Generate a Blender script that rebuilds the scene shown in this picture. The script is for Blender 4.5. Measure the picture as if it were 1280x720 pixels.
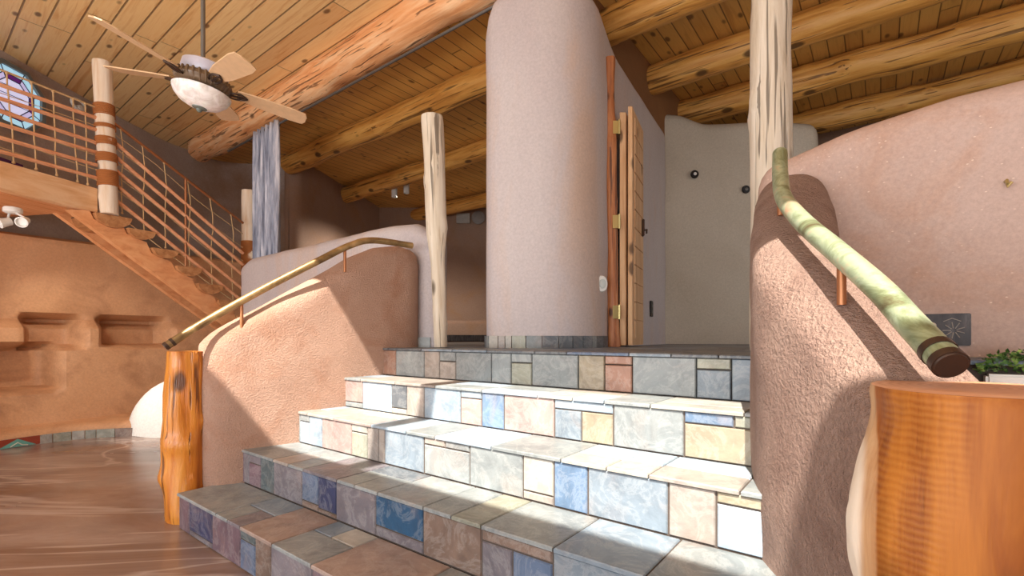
import bpy, bmesh, math, random
from mathutils import Vector, Matrix, noise, Quaternion

# ------------------------------------------------------------------ clear
for o in list(bpy.data.objects):
    bpy.data.objects.remove(o, do_unlink=True)
SC = bpy.context.scene
COL = SC.collection
random.seed(7)

# ------------------------------------------------------------------ camera, sky, sun, exposure
EYE = 1.0225                       # eye height over the lower floor, metres
F = 600.0                          # focal length in pixels of the 1280 px frame
HOR = 422.0                        # horizon row (the lens is shifted up)
cam = bpy.data.cameras.new('camera')
cam.sensor_width = 36.0
cam.lens = F / 1280 * 36
cam.shift_y = (HOR - 360) / 1280
cam.clip_start = 0.02
camo = bpy.data.objects.new('camera', cam)
camo.location = (0, 0, EYE)
camo.rotation_euler = (math.pi / 2, 0, 0)
COL.objects.link(camo)
SC.camera = camo

W = bpy.data.worlds.new('daylight')
SC.world = W
W.use_nodes = True
bg = W.node_tree.nodes['Background']
bg.inputs['Strength'].default_value = 1.25
wt = W.node_tree                                  # bright sky above a darker ground
wc = wt.nodes.new('ShaderNodeTexCoord')
wsep = wt.nodes.new('ShaderNodeSeparateXYZ')
wr = wt.nodes.new('ShaderNodeValToRGB')
wr.color_ramp.elements[0].position = 0.48
wr.color_ramp.elements[0].color = (0.34, 0.30, 0.26, 1)
wr.color_ramp.elements[1].position = 0.54
wr.color_ramp.elements[1].color = (0.93, 0.97, 1.04, 1)
wm = wt.nodes.new('ShaderNodeMath'); wm.operation = 'MULTIPLY_ADD'
wm.inputs[1].default_value = 0.5; wm.inputs[2].default_value = 0.5
wt.links.new(wc.outputs['Generated'], wsep.inputs[0])
wt.links.new(wsep.outputs[2], wm.inputs[0])
wt.links.new(wm.outputs[0], wr.inputs['Fac'])
wt.links.new(wr.outputs['Color'], bg.inputs['Color'])

sun = bpy.data.lights.new('sun', 'SUN')
sun.energy = 13.0
sun.angle = math.radians(0.53)
sun.color = (1.0, 0.95, 0.86)
suno = bpy.data.objects.new('sun', sun)
SUN_DIR = Vector((0.34, 0.94, -1.466)).normalized()
suno.rotation_euler = SUN_DIR.to_track_quat('-Z', 'Y').to_euler()
suno.location = (0, -4, 8)
COL.objects.link(suno)

# added fill lamp behind the viewer, tilted up to brighten the ceiling
al = bpy.data.lights.new('rear_fill', 'AREA')
al.shape = 'RECTANGLE'
al.size = 7.0
al.size_y = 1.3
al.energy = 410
al.color = (0.97, 0.98, 1.0)
alo = bpy.data.objects.new('rear_fill', al)
alo.location = (-3.4, -2.6, 0.9)
alo.rotation_euler = Vector((0.27, 0.50, 0.82)).to_track_quat('-Z', 'Y').to_euler()
COL.objects.link(alo)

# added fill lamp behind the right wall, to brighten recess and beams
rl = bpy.data.lights.new('recess_fill', 'AREA')
rl.shape = 'RECTANGLE'
rl.size = 1.6
rl.size_y = 1.0
rl.energy = 10
rl.color = (1.0, 0.97, 0.92)
rlo = bpy.data.objects.new('recess_fill', rl)
rlo.location = (4.3, 2.6, 2.3)
rlo.rotation_euler = Vector((-0.55, 0.8, 0.05)).to_track_quat('-Z', 'Y').to_euler()
COL.objects.link(rlo)

SC.view_settings.view_transform = 'Standard'
SC.view_settings.look = 'None'
SC.view_settings.gamma = 1.0
SC.view_settings.use_curve_mapping = False
SC.view_settings.exposure = 0.0

# ------------------------------------------------------------------ frames of reference
AX = Vector((0.609, 0.793, 0)).normalized()      # up the tiled stair
UX = Vector((0.793, -0.609, 0)).normalized()     # across the tiled stair, to the right
ROT_U = math.atan2(0.609, 0.793)

def st(s, t, z=0.0):
    p = AX * s + UX * t
    return Vector((p.x, p.y, z))

def at(px, py, Y):
    return Vector(((px - 640) / F * Y, Y, EYE - (py - HOR) / F * Y))

def on_s(px, s):
    """depth Y at which the view ray of column px meets the line s = const"""
    r = (px - 640) / F
    return s / (AX.x * r + AX.y)

def t_of(px, s):
    Y = on_s(px, s)
    return UX.x * (px - 640) / F * Y + UX.y * Y

def lin(xs, ys, x):
    if x <= xs[0]: return ys[0]
    for i in range(len(xs) - 1):
        if x <= xs[i + 1]:
            f = (x - xs[i]) / (xs[i + 1] - xs[i])
            return ys[i] + (ys[i + 1] - ys[i]) * f
    return ys[-1]

def sstep(a, b, x):
    f = min(1, max(0, (x - a) / (b - a)))
    return f * f * (3 - 2 * f)

def smooth_path(pts, step=0.06):
    """Catmull-Rom through the points, resampled"""
    P = [Vector(p) for p in pts]
    out = []
    n = len(P)
    for i in range(n - 1):
        p0 = P[i - 1] if i > 0 else P[0] * 2 - P[1]
        p1, p2 = P[i], P[i + 1]
        p3 = P[i + 2] if i + 2 < n else P[-1] * 2 - P[-2]
        k = max(1, int((p2 - p1).length / step))
        for j in range(k):
            f = j / k
            out.append(0.5 * ((2 * p1) + (p2 - p0) * f + (2 * p0 - 5 * p1 + 4 * p2 - p3) * f * f
                              + (3 * p1 - p0 - 3 * p2 + p3) * f ** 3))
    out.append(P[-1].copy())
    return out

# ------------------------------------------------------------------ object helpers
def tag(o, label=None, cat=None, group=None, kind=None):
    if label: o['label'] = label
    if cat: o['category'] = cat
    if group: o['group'] = group
    if kind: o['kind'] = kind
    return o

def thing(name, label, cat, loc=(0, 0, 0), group=None):
    o = bpy.data.objects.new(name, None)
    o.empty_display_size = 0.1
    o.location = loc
    COL.objects.link(o)
    return tag(o, label, cat, group)

def obj(name, bm, mat, parent=None, smooth=True, world=True):
    me = bpy.data.meshes.new(name)
    bm.normal_update()
    bm.to_mesh(me)
    bm.free()
    if smooth:
        for p in me.polygons: p.use_smooth = True
        try: me.set_sharp_from_angle(angle=math.radians(40))
        except Exception: pass
    me.materials.append(mat)
    o = bpy.data.objects.new(name, me)
    COL.objects.link(o)
    if parent:
        o.parent = parent
        if world:
            o.matrix_parent_inverse = parent_world(parent).inverted()
    return o

def parent_world(o):
    m = o.matrix_basis.copy()
    if o.parent: m = parent_world(o.parent) @ o.matrix_parent_inverse @ m
    return m

def struct(name, bm, mat, label=None, parent=None, smooth=True):
    o = obj(name, bm, mat, parent, smooth)
    if not parent:
        o['kind'] = 'structure'
        if label: o['label'] = label
    return o

def copy_tree(o, parent=None):
    c = o.copy()
    COL.objects.link(c)
    if parent: c.parent = parent
    for ch in [x for x in bpy.data.objects if x.parent == o]:
        copy_tree(ch, c)
    return c

# ------------------------------------------------------------------ mesh helpers
def box(bm, c, size, rot=None, bevel=0.0):
    m = Matrix.Translation(Vector(c))
    if rot is not None: m = m @ rot.to_4x4()
    r = bmesh.ops.create_cube(bm, size=1.0, matrix=m @ Matrix.Diagonal((*size, 1)))
    if bevel > 0:
        es = list({e for v in r['verts'] for e in v.link_edges})
        bmesh.ops.bevel(bm, geom=es, offset=bevel, segments=2, affect='EDGES', clamp_overlap=True)
    return bm

def hexa(bm, lo, hi):
    """solid between two quads (each four points, same order)"""
    a = [bm.verts.new(p) for p in lo]
    b = [bm.verts.new(p) for p in hi]
    fs = [bm.faces.new(a[::-1]), bm.faces.new(b)]
    for i in range(4):
        j = (i + 1) % 4
        fs.append(bm.faces.new((a[i], a[j], b[j], b[i])))
    return fs

def prism(bm, poly, z0, z1):
    a = [bm.verts.new((p[0], p[1], z0)) for p in poly]
    b = [bm.verts.new((p[0], p[1], z1)) for p in poly]
    bm.faces.new(a[::-1]); bm.faces.new(b)
    n = len(poly)
    for i in range(n):
        j = (i + 1) % n
        bm.faces.new((a[i], a[j], b[j], b[i]))
    bmesh.ops.recalc_face_normals(bm, faces=bm.faces)

def plate(bm, pts, d):
    """solid plate: polygon of 3D points extruded by vector d"""
    a = [bm.verts.new(p) for p in pts]
    b = [bm.verts.new(Vector(p) + d) for p in pts]
    bm.faces.new(a); bm.faces.new(b[::-1])
    n = len(pts)
    for i in range(n):
        j = (i + 1) % n
        bm.faces.new((a[j], a[i], b[i], b[j]))
    bmesh.ops.recalc_face_normals(bm, faces=bm.faces)

def tube(bm, pts, r, seg=10, rough=0.0, freq=3.0, seed=0.0, cap=True, flat=1.0, dome=False):
    """round bar along points; r a number or a list"""
    P = [Vector(p) for p in pts]
    n = len(P)
    R = r if isinstance(r, (list, tuple)) else [r] * n
    up = None
    rings = []
    for i in range(n):
        d = (P[min(i + 1, n - 1)] - P[max(i - 1, 0)]).normalized()
        if up is None:
            up = d.orthogonal().normalized()
        up = (up - d * up.dot(d)).normalized()
        side = d.cross(up)
        ring = []
        for k in range(seg):
            a = 2 * math.pi * k / seg
            off = up * math.cos(a) + side * math.sin(a) * flat
            rr = R[i]
            if rough:
                q = P[i] * freq + off * 1.4 + Vector((seed, seed * 2.1, 0))
                rr *= 1 + rough * noise.noise(q) + rough * 0.45 * noise.noise(q * 3.1)
            ring.append(bm.verts.new(P[i] + off * rr))
        rings.append(ring)
    for i in range(n - 1):
        for k in range(seg):
            j = (k + 1) % seg
            bm.faces.new((rings[i][k], rings[i][j], rings[i + 1][j], rings[i + 1][k]))
    if cap:
        bm.faces.new(rings[0][::-1])
        bm.faces.new(rings[-1])
    return rings

def lathe(bm, prof, seg=28, center=(0, 0, 0), m=None):
    """profile of (r, z) turned about z"""
    c = Vector(center)
    rings = []
    for r, z in prof:
        ring = []
        for k in range(seg):
            a = 2 * math.pi * k / seg
            p = Vector((r * math.cos(a), r * math.sin(a), z))
            if m is not None: p = m @ p
            ring.append(bm.verts.new(c + p))
        rings.append(ring)
    for i in range(len(rings) - 1):
        for k in range(seg):
            j = (k + 1) % seg
            bm.faces.new((rings[i][k], rings[i][j], rings[i + 1][j], rings[i + 1][k]))
    bm.faces.new(rings[0][::-1]); bm.faces.new(rings[-1])
    return bm

def log_mesh(L, r0, r1, seg=26, rough=0.05, seed=0.0, knots=4, bend=0.0, step=0.05, rad=None):
    """a log along local +z from the origin, with swellings and knots"""
    rnd = random.Random(int(seed * 1000) + 5)
    kn = [(rnd.uniform(0.06, 0.95) * L, rnd.uniform(0, 2 * math.pi), rnd.uniform(0.10, 0.2)) for _ in range(knots)]
    bm = bmesh.new()
    n = max(4, int(L / step))
    rings = []
    for i in range(n + 1):
        f = i / n
        z = f * L
        base = rad(f) if rad else r0 + (r1 - r0) * f
        ox = bend * math.sin(f * 3.0 + seed) + 0.15 * base * noise.noise(Vector((seed * 7, 0, z * 1.4)))
        oy = bend * math.cos(f * 2.3 + seed * 3) + 0.15 * base * noise.noise(Vector((0, seed * 5, z * 1.4)))
        ring = []
        for k in range(seg):
            a = 2 * math.pi * k / seg
            q = Vector((math.cos(a) * 1.3, math.sin(a) * 1.3, z * 2.2 + seed * 11))
            rr = base * (1 + rough * noise.noise(q) + rough * 0.5 * noise.noise(q * 2.7))
            for kz, ka, ks in kn:
                da = abs((a - ka + math.pi) % (2 * math.pi) - math.pi) * base
                d2 = (da * da + (z - kz) ** 2) / (0.05 * 0.05 + 0.3 * base * base)
                rr += base * ks * math.exp(-d2 * 3)
            if f < 0.012 or f > 0.988: rr *= 0.965
            ring.append(bm.verts.new((ox + rr * math.cos(a), oy + rr * math.sin(a), z)))
        rings.append(ring)
    for i in range(n):
        for k in range(seg):
            j = (k + 1) % seg
            bm.faces.new((rings[i][k], rings[i][j], rings[i + 1][j], rings[i + 1][k]))
    bm.faces.new(rings[0][::-1]); bm.faces.new(rings[-1])
    return bm

def log(name, p0, p1, r0, r1, mat, label=None, cat=None, group=None, parent=None, **kw):
    p0, p1 = Vector(p0), Vector(p1)
    bm = log_mesh((p1 - p0).length, r0, r1, **kw)
    o = obj(name, bm, mat, None)
    o.rotation_mode = 'QUATERNION'
    o.rotation_quaternion = (p1 - p0).to_track_quat('Z', 'Y')
    o.location = p0
    if parent:
        o.parent = parent
        o.matrix_parent_inverse = parent_world(parent).inverted()
    else:
        tag(o, label, cat, group, 'thing')
    return o

def plaster_wall(path, th, z0, ztop, rr=0.1, ends=(True, True), wob=0.008, levels=14, step=0.06, wf=2.0, drop=1.1, drop2=None):
    """thick adobe wall swept along a plan path (2D); ztop(f, point) gives its top; rounded top and ends"""
    P = smooth_path([(p[0], p[1], 0) for p in path], step)
    # arc length
    L = [0.0]
    for i in range(1, len(P)): L.append(L[-1] + (P[i] - P[i - 1]).length)
    tot = L[-1]
    secs = []
    def tan(i):
        return (P[min(i + 1, len(P) - 1)] - P[max(i - 1, 0)]).normalized()
    h = th / 2
    if ends[0]:
        d = tan(0)
        for a in (0.02, 0.3, 0.6, 0.9, 1.2):
            secs.append((P[0] - d * (h * math.cos(a)), d, math.sin(a), 0.0))
    for i in range(len(P)):
        secs.append((P[i], tan(i), 1.0, L[i] / tot))
    if ends[1]:
        d = tan(len(P) - 1)
        for a in (1.2, 0.9, 0.6, 0.3, 0.02):
            secs.append((P[-1] + d * (h * math.cos(a)), d, math.sin(a), 1.0))
    bm = bmesh.new()
    rings = []
    drop2 = drop if drop2 is None else drop2
    for c, d, k, f in secs:
        nrm = Vector((d.y, -d.x, 0))              # right hand side of the path
        zt = ztop(f, c)
        r = min(rr, h)
        zt2 = zt - rr * (drop if f < 0.5 else drop2) * (1 - k)
        pts = []
        for j in range(levels):
            g = j / levels
            pts.append((h * k, z0 + (zt2 - r - z0) * g))
        for j in range(9):
            a = math.pi / 2 * j / 8
            pts.append(((h - r) * k + r * k * math.cos(a), zt2 - r + r * math.sin(a)))
        full = pts + [(-x, z) for x, z in reversed(pts)]
        ring = []
        for x, z in full:
            p = c + nrm * x + Vector((0, 0, z))
            if wob:
                w = noise.noise(p * wf) * wob + noise.noise(p * wf * 2.7) * wob * 0.4
                p += nrm * w * (1 if x > 0 else -1)
                if z > z0 + 0.05: p.z += noise.noise(p * wf + Vector((9, 2, 4))) * wob
            ring.append(bm.verts.new(p))
        rings.append(ring)
    m = len(rings[0])
    for i in range(len(rings) - 1):
        for k in range(m - 1):
            bm.faces.new((rings[i][k], rings[i + 1][k], rings[i + 1][k + 1], rings[i][k + 1]))
    bm.faces.new(rings[0]); bm.faces.new(rings[-1][::-1])
    bmesh.ops.recalc_face_normals(bm, faces=bm.faces)
    return bm

# ------------------------------------------------------------------ materials
def rgb(r, g, b):
    f = lambda c: ((c / 255) / 12.92) if c / 255 <= 0.04045 else ((c / 255 + 0.055) / 1.055) ** 2.4
    return (f(r), f(g), f(b), 1)

class M:
    def __init__(s, name, rough=0.6, metal=0.0):
        s.mat = bpy.data.materials.new(name)
        s.mat.use_nodes = True
        s.nt = s.mat.node_tree
        s.b = s.nt.nodes['Principled BSDF']
        s.b.inputs['Roughness'].default_value = rough
        s.b.inputs['Metallic'].default_value = metal
    def n(s, t, **kw):
        nd = s.nt.nodes.new(t)
        for k, v in kw.items():
            if hasattr(nd, k): setattr(nd, k, v)
            else: nd.inputs[k.replace('_', ' ')].default_value = v
        return nd
    def l(s, a, b): s.nt.links.new(a, b)
    def coords(s, scale=(1, 1, 1), rot=(0, 0, 0), kind='Object'):
        tc = s.n('ShaderNodeTexCoord')
        mp = s.n('ShaderNodeMapping')
        mp.inputs['Scale'].default_value = scale
        mp.inputs['Rotation'].default_value = rot
        s.l(tc.outputs[kind], mp.inputs['Vector'])
        return mp.outputs['Vector']
    def noise(s, vec, scale, detail=4, rough=0.55, dist=0.0):
        nd = s.n('ShaderNodeTexNoise')
        nd.inputs['Scale'].default_value = scale
        nd.inputs['Detail'].default_value = detail
        nd.inputs['Roughness'].default_value = rough
        nd.inputs['Distortion'].default_value = dist
        if vec is not None: s.l(vec, nd.inputs['Vector'])
        return nd.outputs['Fac']
    def ramp(s, fac, stops):
        nd = s.n('ShaderNodeValToRGB')
        e = nd.color_ramp.elements
        while len(e) < len(stops): e.new(0.5)
        for i, (p, c) in enumerate(stops):
            e[i].position = p
            e[i].color = c if len(c) == 4 else (*c, 1)
        s.l(fac, nd.inputs['Fac'])
        return nd.outputs['Color']
    def mix(s, fac, a, b, mode='MIX'):
        nd = s.n('ShaderNodeMix', data_type='RGBA', blend_type=mode)
        for sock, v in ((nd.inputs['Factor'], fac), (nd.inputs['A'] if False else nd.inputs[6], a), (nd.inputs[7], b)):
            if hasattr(v, 'links'): s.l(v, sock)
            else: sock.default_value = v
        return nd.outputs[2]
    def math(s, op, a, b=0.0, c=0.0):
        nd = s.n('ShaderNodeMath', operation=op)
        for i, v in enumerate((a, b, c)):
            if hasattr(v, 'links'): s.l(v, nd.inputs[i])
            else: nd.inputs[i].default_value = v
        return nd.outputs[0]
    def bump(s, h, strength, dist=0.01):
        nd = s.n('ShaderNodeBump')
        nd.inputs['Strength'].default_value = strength
        nd.inputs['Distance'].default_value = dist
        s.l(h, nd.inputs['Height'])
        s.l(nd.outputs['Normal'], s.b.inputs['Normal'])
    def col(s, c):
        if hasattr(c, 'links'): s.l(c, s.b.inputs['Base Color'])
        else: s.b.inputs['Base Color'].default_value = c
    def rough(s, v):
        s.l(v, s.b.inputs['Roughness'])

K0 = (0, 0, 0, 1); K1 = (1, 1, 1, 1)

def plain(name, c, rough=0.5, metal=0.0):
    m = M(name, rough, metal)
    v = m.coords()
    m.col(m.mix(m.noise(v, 12), tuple(x * 0.82 for x in c[:3]) + (1,), c))
    return m.mat

def plaster(name, c1, c2, c3=None, scale=1.3, grain=0.25, grain_scale=90, flecks=False, rough=0.85, dist=0.006, streak=False, wave=1.2):
    m = M(name, rough)
    v = m.coords()
    vs = m.coords((1, 1, 0.25)) if streak else v
    f = m.ramp(m.noise(vs, scale, 6, 0.6, 0.4), [(0.32, K0), (0.68, K1)])
    c = m.mix(f, c1, c2)
    if c3:
        g = m.ramp(m.noise(vs, scale * 2.3, 5, 0.6, 0.6), [(0.5, K0), (0.72, K1)])
        c = m.mix(m.math('MULTIPLY', g, 0.7), c, c3)
    fine = m.noise(v, grain_scale, 4, 0.7)
    c = m.mix(0.35, c, m.ramp(fine, [(0.3, (0.45, 0.45, 0.45, 1)), (0.7, (1, 1, 1, 1))]), 'MULTIPLY')
    if flecks:
        vo = m.n('ShaderNodeTexVoronoi')
        vo.inputs['Scale'].default_value = 26
        vv = m.coords((1, 1, 1.9), (0.5, 0.6, 0.2))
        m.l(vv, vo.inputs['Vector'])
        fl = m.ramp(vo.outputs['Distance'], [(0.06, K1), (0.12, K0)])
        dens = m.ramp(m.noise(v, 5, 3), [(0.36, K0), (0.5, K1)])
        c = m.mix(m.math('MULTIPLY', fl, m.math('MULTIPLY', dens, 0.75)), c, rgb(235, 215, 195))
    m.col(c)
    h = m.math('ADD', m.math('MULTIPLY', fine, 1.0), m.math('MULTIPLY', m.noise(v, 14, 4), wave))
    m.bump(h, grain, dist)
    return m.mat

def wood(name, c1, c2, c3, axis='z', scale=1.0, rough=0.5, knots=True, crack=True, bumpk=0.35):
    m = M(name, rough)
    sc = {'z': (9, 9, 0.8), 'x': (0.8, 9, 9), 'y': (9, 0.8, 9)}[axis]
    v = m.coords(tuple(x * scale for x in sc))
    n1 = m.noise(v, 1.6, 6, 0.62, 0.5)
    c = m.ramp(n1, [(0.30, c3), (0.45, c2), (0.62, c1), (0.8, c2)])
    v2 = m.coords(tuple(x * scale for x in {'z': (2, 2, 0.9), 'x': (0.9, 2, 2), 'y': (2, 0.9, 2)}[axis]))
    big = m.ramp(m.noise(v2, 1.3, 3), [(0.35, K0), (0.65, K1)])
    c = m.mix(m.math('MULTIPLY', big, 0.45), c, c2)
    h = n1
    if crack:
        v3 = m.coords(tuple(x * scale for x in {'z': (38, 38, 1.1), 'x': (1.1, 38, 38), 'y': (38, 1.1, 38)}[axis]))
        cr = m.ramp(m.noise(v3, 1.0, 2, 0.5, 0.3), [(0.35, K1), (0.41, K0)])
        c = m.mix(m.math('MULTIPLY', cr, 0.75), c, tuple(x * 0.22 for x in c3[:3]) + (1,))
        h = m.math('SUBTRACT', n1, m.math('MULTIPLY', cr, 0.6))
    if knots:
        vo = m.n('ShaderNodeTexVoronoi')
        vo.inputs['Scale'].default_value = 1.0
        v4 = m.coords(tuple(x * scale for x in {'z': (5, 5, 2.6), 'x': (2.6, 5, 5), 'y': (5, 2.6, 5)}[axis]))
        m.l(v4, vo.inputs['Vector'])
        kn = m.ramp(vo.outputs['Distance'], [(0.13, K1), (0.21, K0)])
        c = m.mix(m.math('MULTIPLY', kn, 0.85), c, tuple(x * 0.18 for x in c3[:3]) + (1,))
    m.col(c)
    m.bump(h, bumpk, 0.02)
    return m.mat

def planks(name, c1, c2, c3, across='y', width=0.14, length=2.4, rot=0.0, rough=0.45):
    """tongue and groove boards; rot turns world coordinates so that boards run along local x"""
    m = M(name, rough)
    v = m.coords((1, 1, 1), (0, 0, rot))
    sp = m.n('ShaderNodeSeparateXYZ')
    m.l(v, sp.inputs[0])
    x, y = sp.outputs[0], sp.outputs[1]
    if across == 'x': x, y = y, x
    row = m.math('FLOOR', m.math('DIVIDE', y, width))
    fy = m.math('FRACT', m.math('DIVIDE', y, width))
    wn = m.n('ShaderNodeTexWhiteNoise', noise_dimensions='1D')
    m.l(row, wn.inputs['W'])
    xs = m.math('ADD', m.math('DIVIDE', x, length), m.math('MULTIPLY', wn.outputs['Value'], 7.3))
    colm = m.math('FLOOR', xs)
    fx = m.math('FRACT', xs)
    cb = m.n('ShaderNodeCombineXYZ')
    m.l(row, cb.inputs[0]); m.l(colm, cb.inputs[1])
    w2 = m.n('ShaderNodeTexWhiteNoise', noise_dimensions='2D')
    m.l(cb.outputs[0], w2.inputs['Vector'])
    tone = w2.outputs['Value']
    # grain runs with the board, shifted board by board
    g = m.n('ShaderNodeCombineXYZ')
    m.l(m.math('MULTIPLY', x, 1.1), g.inputs[0])
    m.l(m.math('MULTIPLY', y, 16.0), g.inputs[1])
    m.l(m.math('MULTIPLY', tone, 37.0), g.inputs[2])
    gr = m.noise(g.outputs[0], 1.3, 5, 0.6, 0.8)
    base = m.ramp(tone, [(0.0, c3), (0.14, c2), (0.5, c1), (0.85, c2), (1.0, c1)])
    c = m.mix(0.55, base, m.ramp(gr, [(0.3, c3), (0.5, c1), (0.72, c2)]))
    kv = m.n('ShaderNodeCombineXYZ')
    m.l(m.math('MULTIPLY', x, 3.0), kv.inputs[0]); m.l(m.math('MULTIPLY', y, 6.0), kv.inputs[1])
    m.l(m.math('MULTIPLY', tone, 11.0), kv.inputs[2])
    vo = m.n('ShaderNodeTexVoronoi'); vo.inputs['Scale'].default_value = 1.0
    m.l(kv.outputs[0], vo.inputs['Vector'])
    kn = m.ramp(vo.outputs['Distance'], [(0.09, K1), (0.17, K0)])
    c = m.mix(m.math('MULTIPLY', kn, 0.8), c, (0.10, 0.035, 0.01, 1))
    e1 = m.math('MINIMUM', fy, m.math('SUBTRACT', 1.0, fy))
    gap = m.ramp(e1, [(0.022, K1), (0.05, K0)])
    e2 = m.math('MINIMUM', fx, m.math('SUBTRACT', 1.0, fx))
    gap2 = m.ramp(e2, [(0.0012, K1), (0.0025, K0)])
    gaps = m.math('MAXIMUM', gap, gap2)
    c = m.mix(m.math('MULTIPLY', gaps, 0.72), c, (0.06, 0.022, 0.008, 1))
    m.col(c)
    m.bump(m.math('SUBTRACT', 1.0, gaps), 0.5, 0.008)
    return m.mat

def tile_mat(name):
    m = M(name, 0.42)
    a = m.n('ShaderNodeAttribute', attribute_name='tile')
    v = m.coords()
    mar = m.noise(v, 6, 9, 0.70, 0.7)
    c = m.mix(0.8, a.outputs['Color'], m.ramp(mar, [(0.28, (0.5, 0.5, 0.52, 1)), (0.5, (0.95, 0.95, 0.95, 1)), (0.72, (1.32, 1.3, 1.28, 1))]), 'MULTIPLY')
    vein = m.ramp(m.noise(v, 7, 9, 0.72, 1.0), [(0.45, K0), (0.5, K1), (0.55, K0)])
    c = m.mix(m.math('MULTIPLY', vein, 0.12), c, rgb(225, 222, 215))
    stain = m.ramp(m.noise(v, 4, 4, 0.6, 1.0), [(0.55, K0), (0.8, K1)])
    c = m.mix(m.math('MULTIPLY', stain, 0.35), c, rgb(165, 135, 115))
    m.col(c)
    m.bump(m.math('ADD', mar, m.noise(v, 60, 3)), 0.2, 0.004)
    return m.mat

def floor_mat():
    m = M('stained_concrete', 0.25)
    m.b.inputs['Specular IOR Level'].default_value = 0.6
    v = m.coords((1, 1, 1), (0, 0, 0.45))
    vs = m.coords((0.45, 1.5, 1), (0, 0, -0.35))
    n1 = m.noise(vs, 1.1, 8, 0.62, 1.1)
    c = m.ramp(n1, [(0.28, rgb(78, 62, 56)), (0.43, rgb(124, 106, 98)), (0.56, rgb(152, 136, 128)), (0.72, rgb(186, 174, 166))])
    n2 = m.ramp(m.noise(v, 0.55, 6, 0.6, 0.8), [(0.46, K0), (0.60, K1)])
    c = m.mix(m.math('MULTIPLY', n2, 0.3), c, rgb(158, 100, 44))
    vein = m.ramp(m.noise(vs, 0.7, 5, 0.55, 0.8), [(0.485, K0), (0.5, K1), (0.515, K0)])
    c = m.mix(m.math('MULTIPLY', vein, 0.4), c, rgb(222, 208, 196))
    m.col(c)
    m.rough(m.math('ADD', 0.11, m.math('MULTIPLY', m.noise(vs, 3, 4), 0.25)))
    m.bump(n1, 0.12, 0.01)
    return m.mat

MT = {}
MT['mauve'] = plaster('mauve_plaster', rgb(202, 193, 191), rgb(186, 174, 175), rgb(204, 174, 152), 1.1, 0.12, 60, streak=True, rough=0.75)
MT['tower_side'] = MT['mauve']
MT['fleck'] = plaster('straw_flecked_plaster', rgb(202, 176, 164), rgb(184, 150, 132), rgb(190, 142, 110), 1.0, 0.12, 70, flecks=True, rough=0.7)
MT['rough'] = plaster('rough_pink_stucco', rgb(198, 164, 146), rgb(178, 142, 126), rgb(154, 118, 102), 2.2, 1.0, 75, rough=0.9, dist=0.05, wave=0.4)
MT['rough_l'] = plaster('pink_stucco', rgb(200, 162, 140), rgb(184, 144, 122), rgb(176, 126, 98), 1.8, 0.8, 110, rough=0.9, dist=0.02, wave=0.4)
MT['pale'] = plaster('pale_plaster', rgb(204, 194, 178), rgb(190, 178, 160), None, 1.1, 0.1, 60)
MT['tan'] = plaster('tan_plaster', rgb(216, 166, 124), rgb(198, 144, 98), rgb(158, 108, 72), 1.0, 0.12, 50, rough=0.6)
MT['loftwall'] = plaster('brown_plaster_lit_grey', rgb(156, 120, 90), rgb(198, 188, 184), rgb(168, 146, 130), 0.55, 0.12, 50)  # lilac grey patches paint in light falling on the brown wall
MT['brown'] = plaster('brown_plaster', rgb(174, 144, 124), rgb(158, 128, 110), rgb(170, 130, 94), 0.8, 0.12, 50)
MT['white'] = plaster('sun_patch_white', rgb(245, 242, 235), rgb(235, 232, 225), None, 1.0, 0.08, 50)  # near white, imitates sunlight on the bench end
MT['pine_great'] = planks('pine_ceiling_boards', rgb(248, 212, 152), rgb(238, 186, 118), rgb(212, 144, 80), 'y', 0.185, 2.1, ROT_U)
MT['pine_loft'] = planks('honey_ceiling_boards', rgb(226, 176, 96), rgb(210, 154, 76), rgb(178, 122, 58), 'x', 0.14, 2.6, ROT_U)
MT['viga'] = wood('honey_peeled_log', rgb(230, 176, 96), rgb(206, 144, 66), rgb(150, 94, 40), 'z', 1.0, 0.5, bumpk=0.5)
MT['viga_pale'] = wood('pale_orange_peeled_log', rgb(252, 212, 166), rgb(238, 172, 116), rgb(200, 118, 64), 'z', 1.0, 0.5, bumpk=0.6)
MT['grey_log'] = wood('weathered_pale_log', rgb(224, 214, 198), rgb(204, 190, 168), rgb(160, 134, 106), 'z', 1.0, 0.65)
MT['honey_log'] = wood('varnished_honey_log', rgb(226, 152, 62), rgb(198, 116, 34), rgb(140, 68, 16), 'z', 1.1, 0.3, bumpk=0.45)
MT['white_log'] = wood('pale_barked_log', rgb(238, 226, 210), rgb(224, 204, 180), rgb(204, 160, 110), 'z', 1.0, 0.6, crack=False)
MT['twig'] = wood('red_brown_log', rgb(192, 130, 84), rgb(168, 102, 60), rgb(120, 64, 34), 'z', 1.6, 0.5)
MT['door'] = wood('pine_door_wood', rgb(226, 188, 146), rgb(208, 164, 120), rgb(178, 128, 84), 'z', 1.2, 0.5, crack=False)
MT['rail_wood'] = wood('copper_brown_rail', rgb(236, 178, 136), rgb(220, 154, 112), rgb(190, 122, 82), 'y', 1.5, 0.45, knots=False, crack=False)
MT['stringer'] = wood('orange_pine_board', rgb(238, 178, 126), rgb(224, 156, 104), rgb(198, 128, 80), 'y', 0.9, 0.45, crack=False, knots=False)
MT['fascia'] = wood('pale_pine_beam', rgb(240, 202, 160), rgb(228, 180, 132), rgb(206, 150, 98), 'y', 0.7, 0.5, crack=False)
MT['halflog'] = wood('split_log', rgb(204, 152, 104), rgb(178, 122, 76), rgb(142, 92, 56), 'x', 1.2, 0.55, knots=False, crack=False)
MT['rope'] = plain('jute_rope', rgb(206, 172, 126), 0.9)
MT['rope_dark'] = plain('brown_wrapped_rope', rgb(178, 112, 60), 0.9)
MT['tile'] = tile_mat('slate_tile')
MT['grout'] = plain('grout', rgb(84, 72, 64), 0.9)
MT['floor'] = floor_mat()
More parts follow.
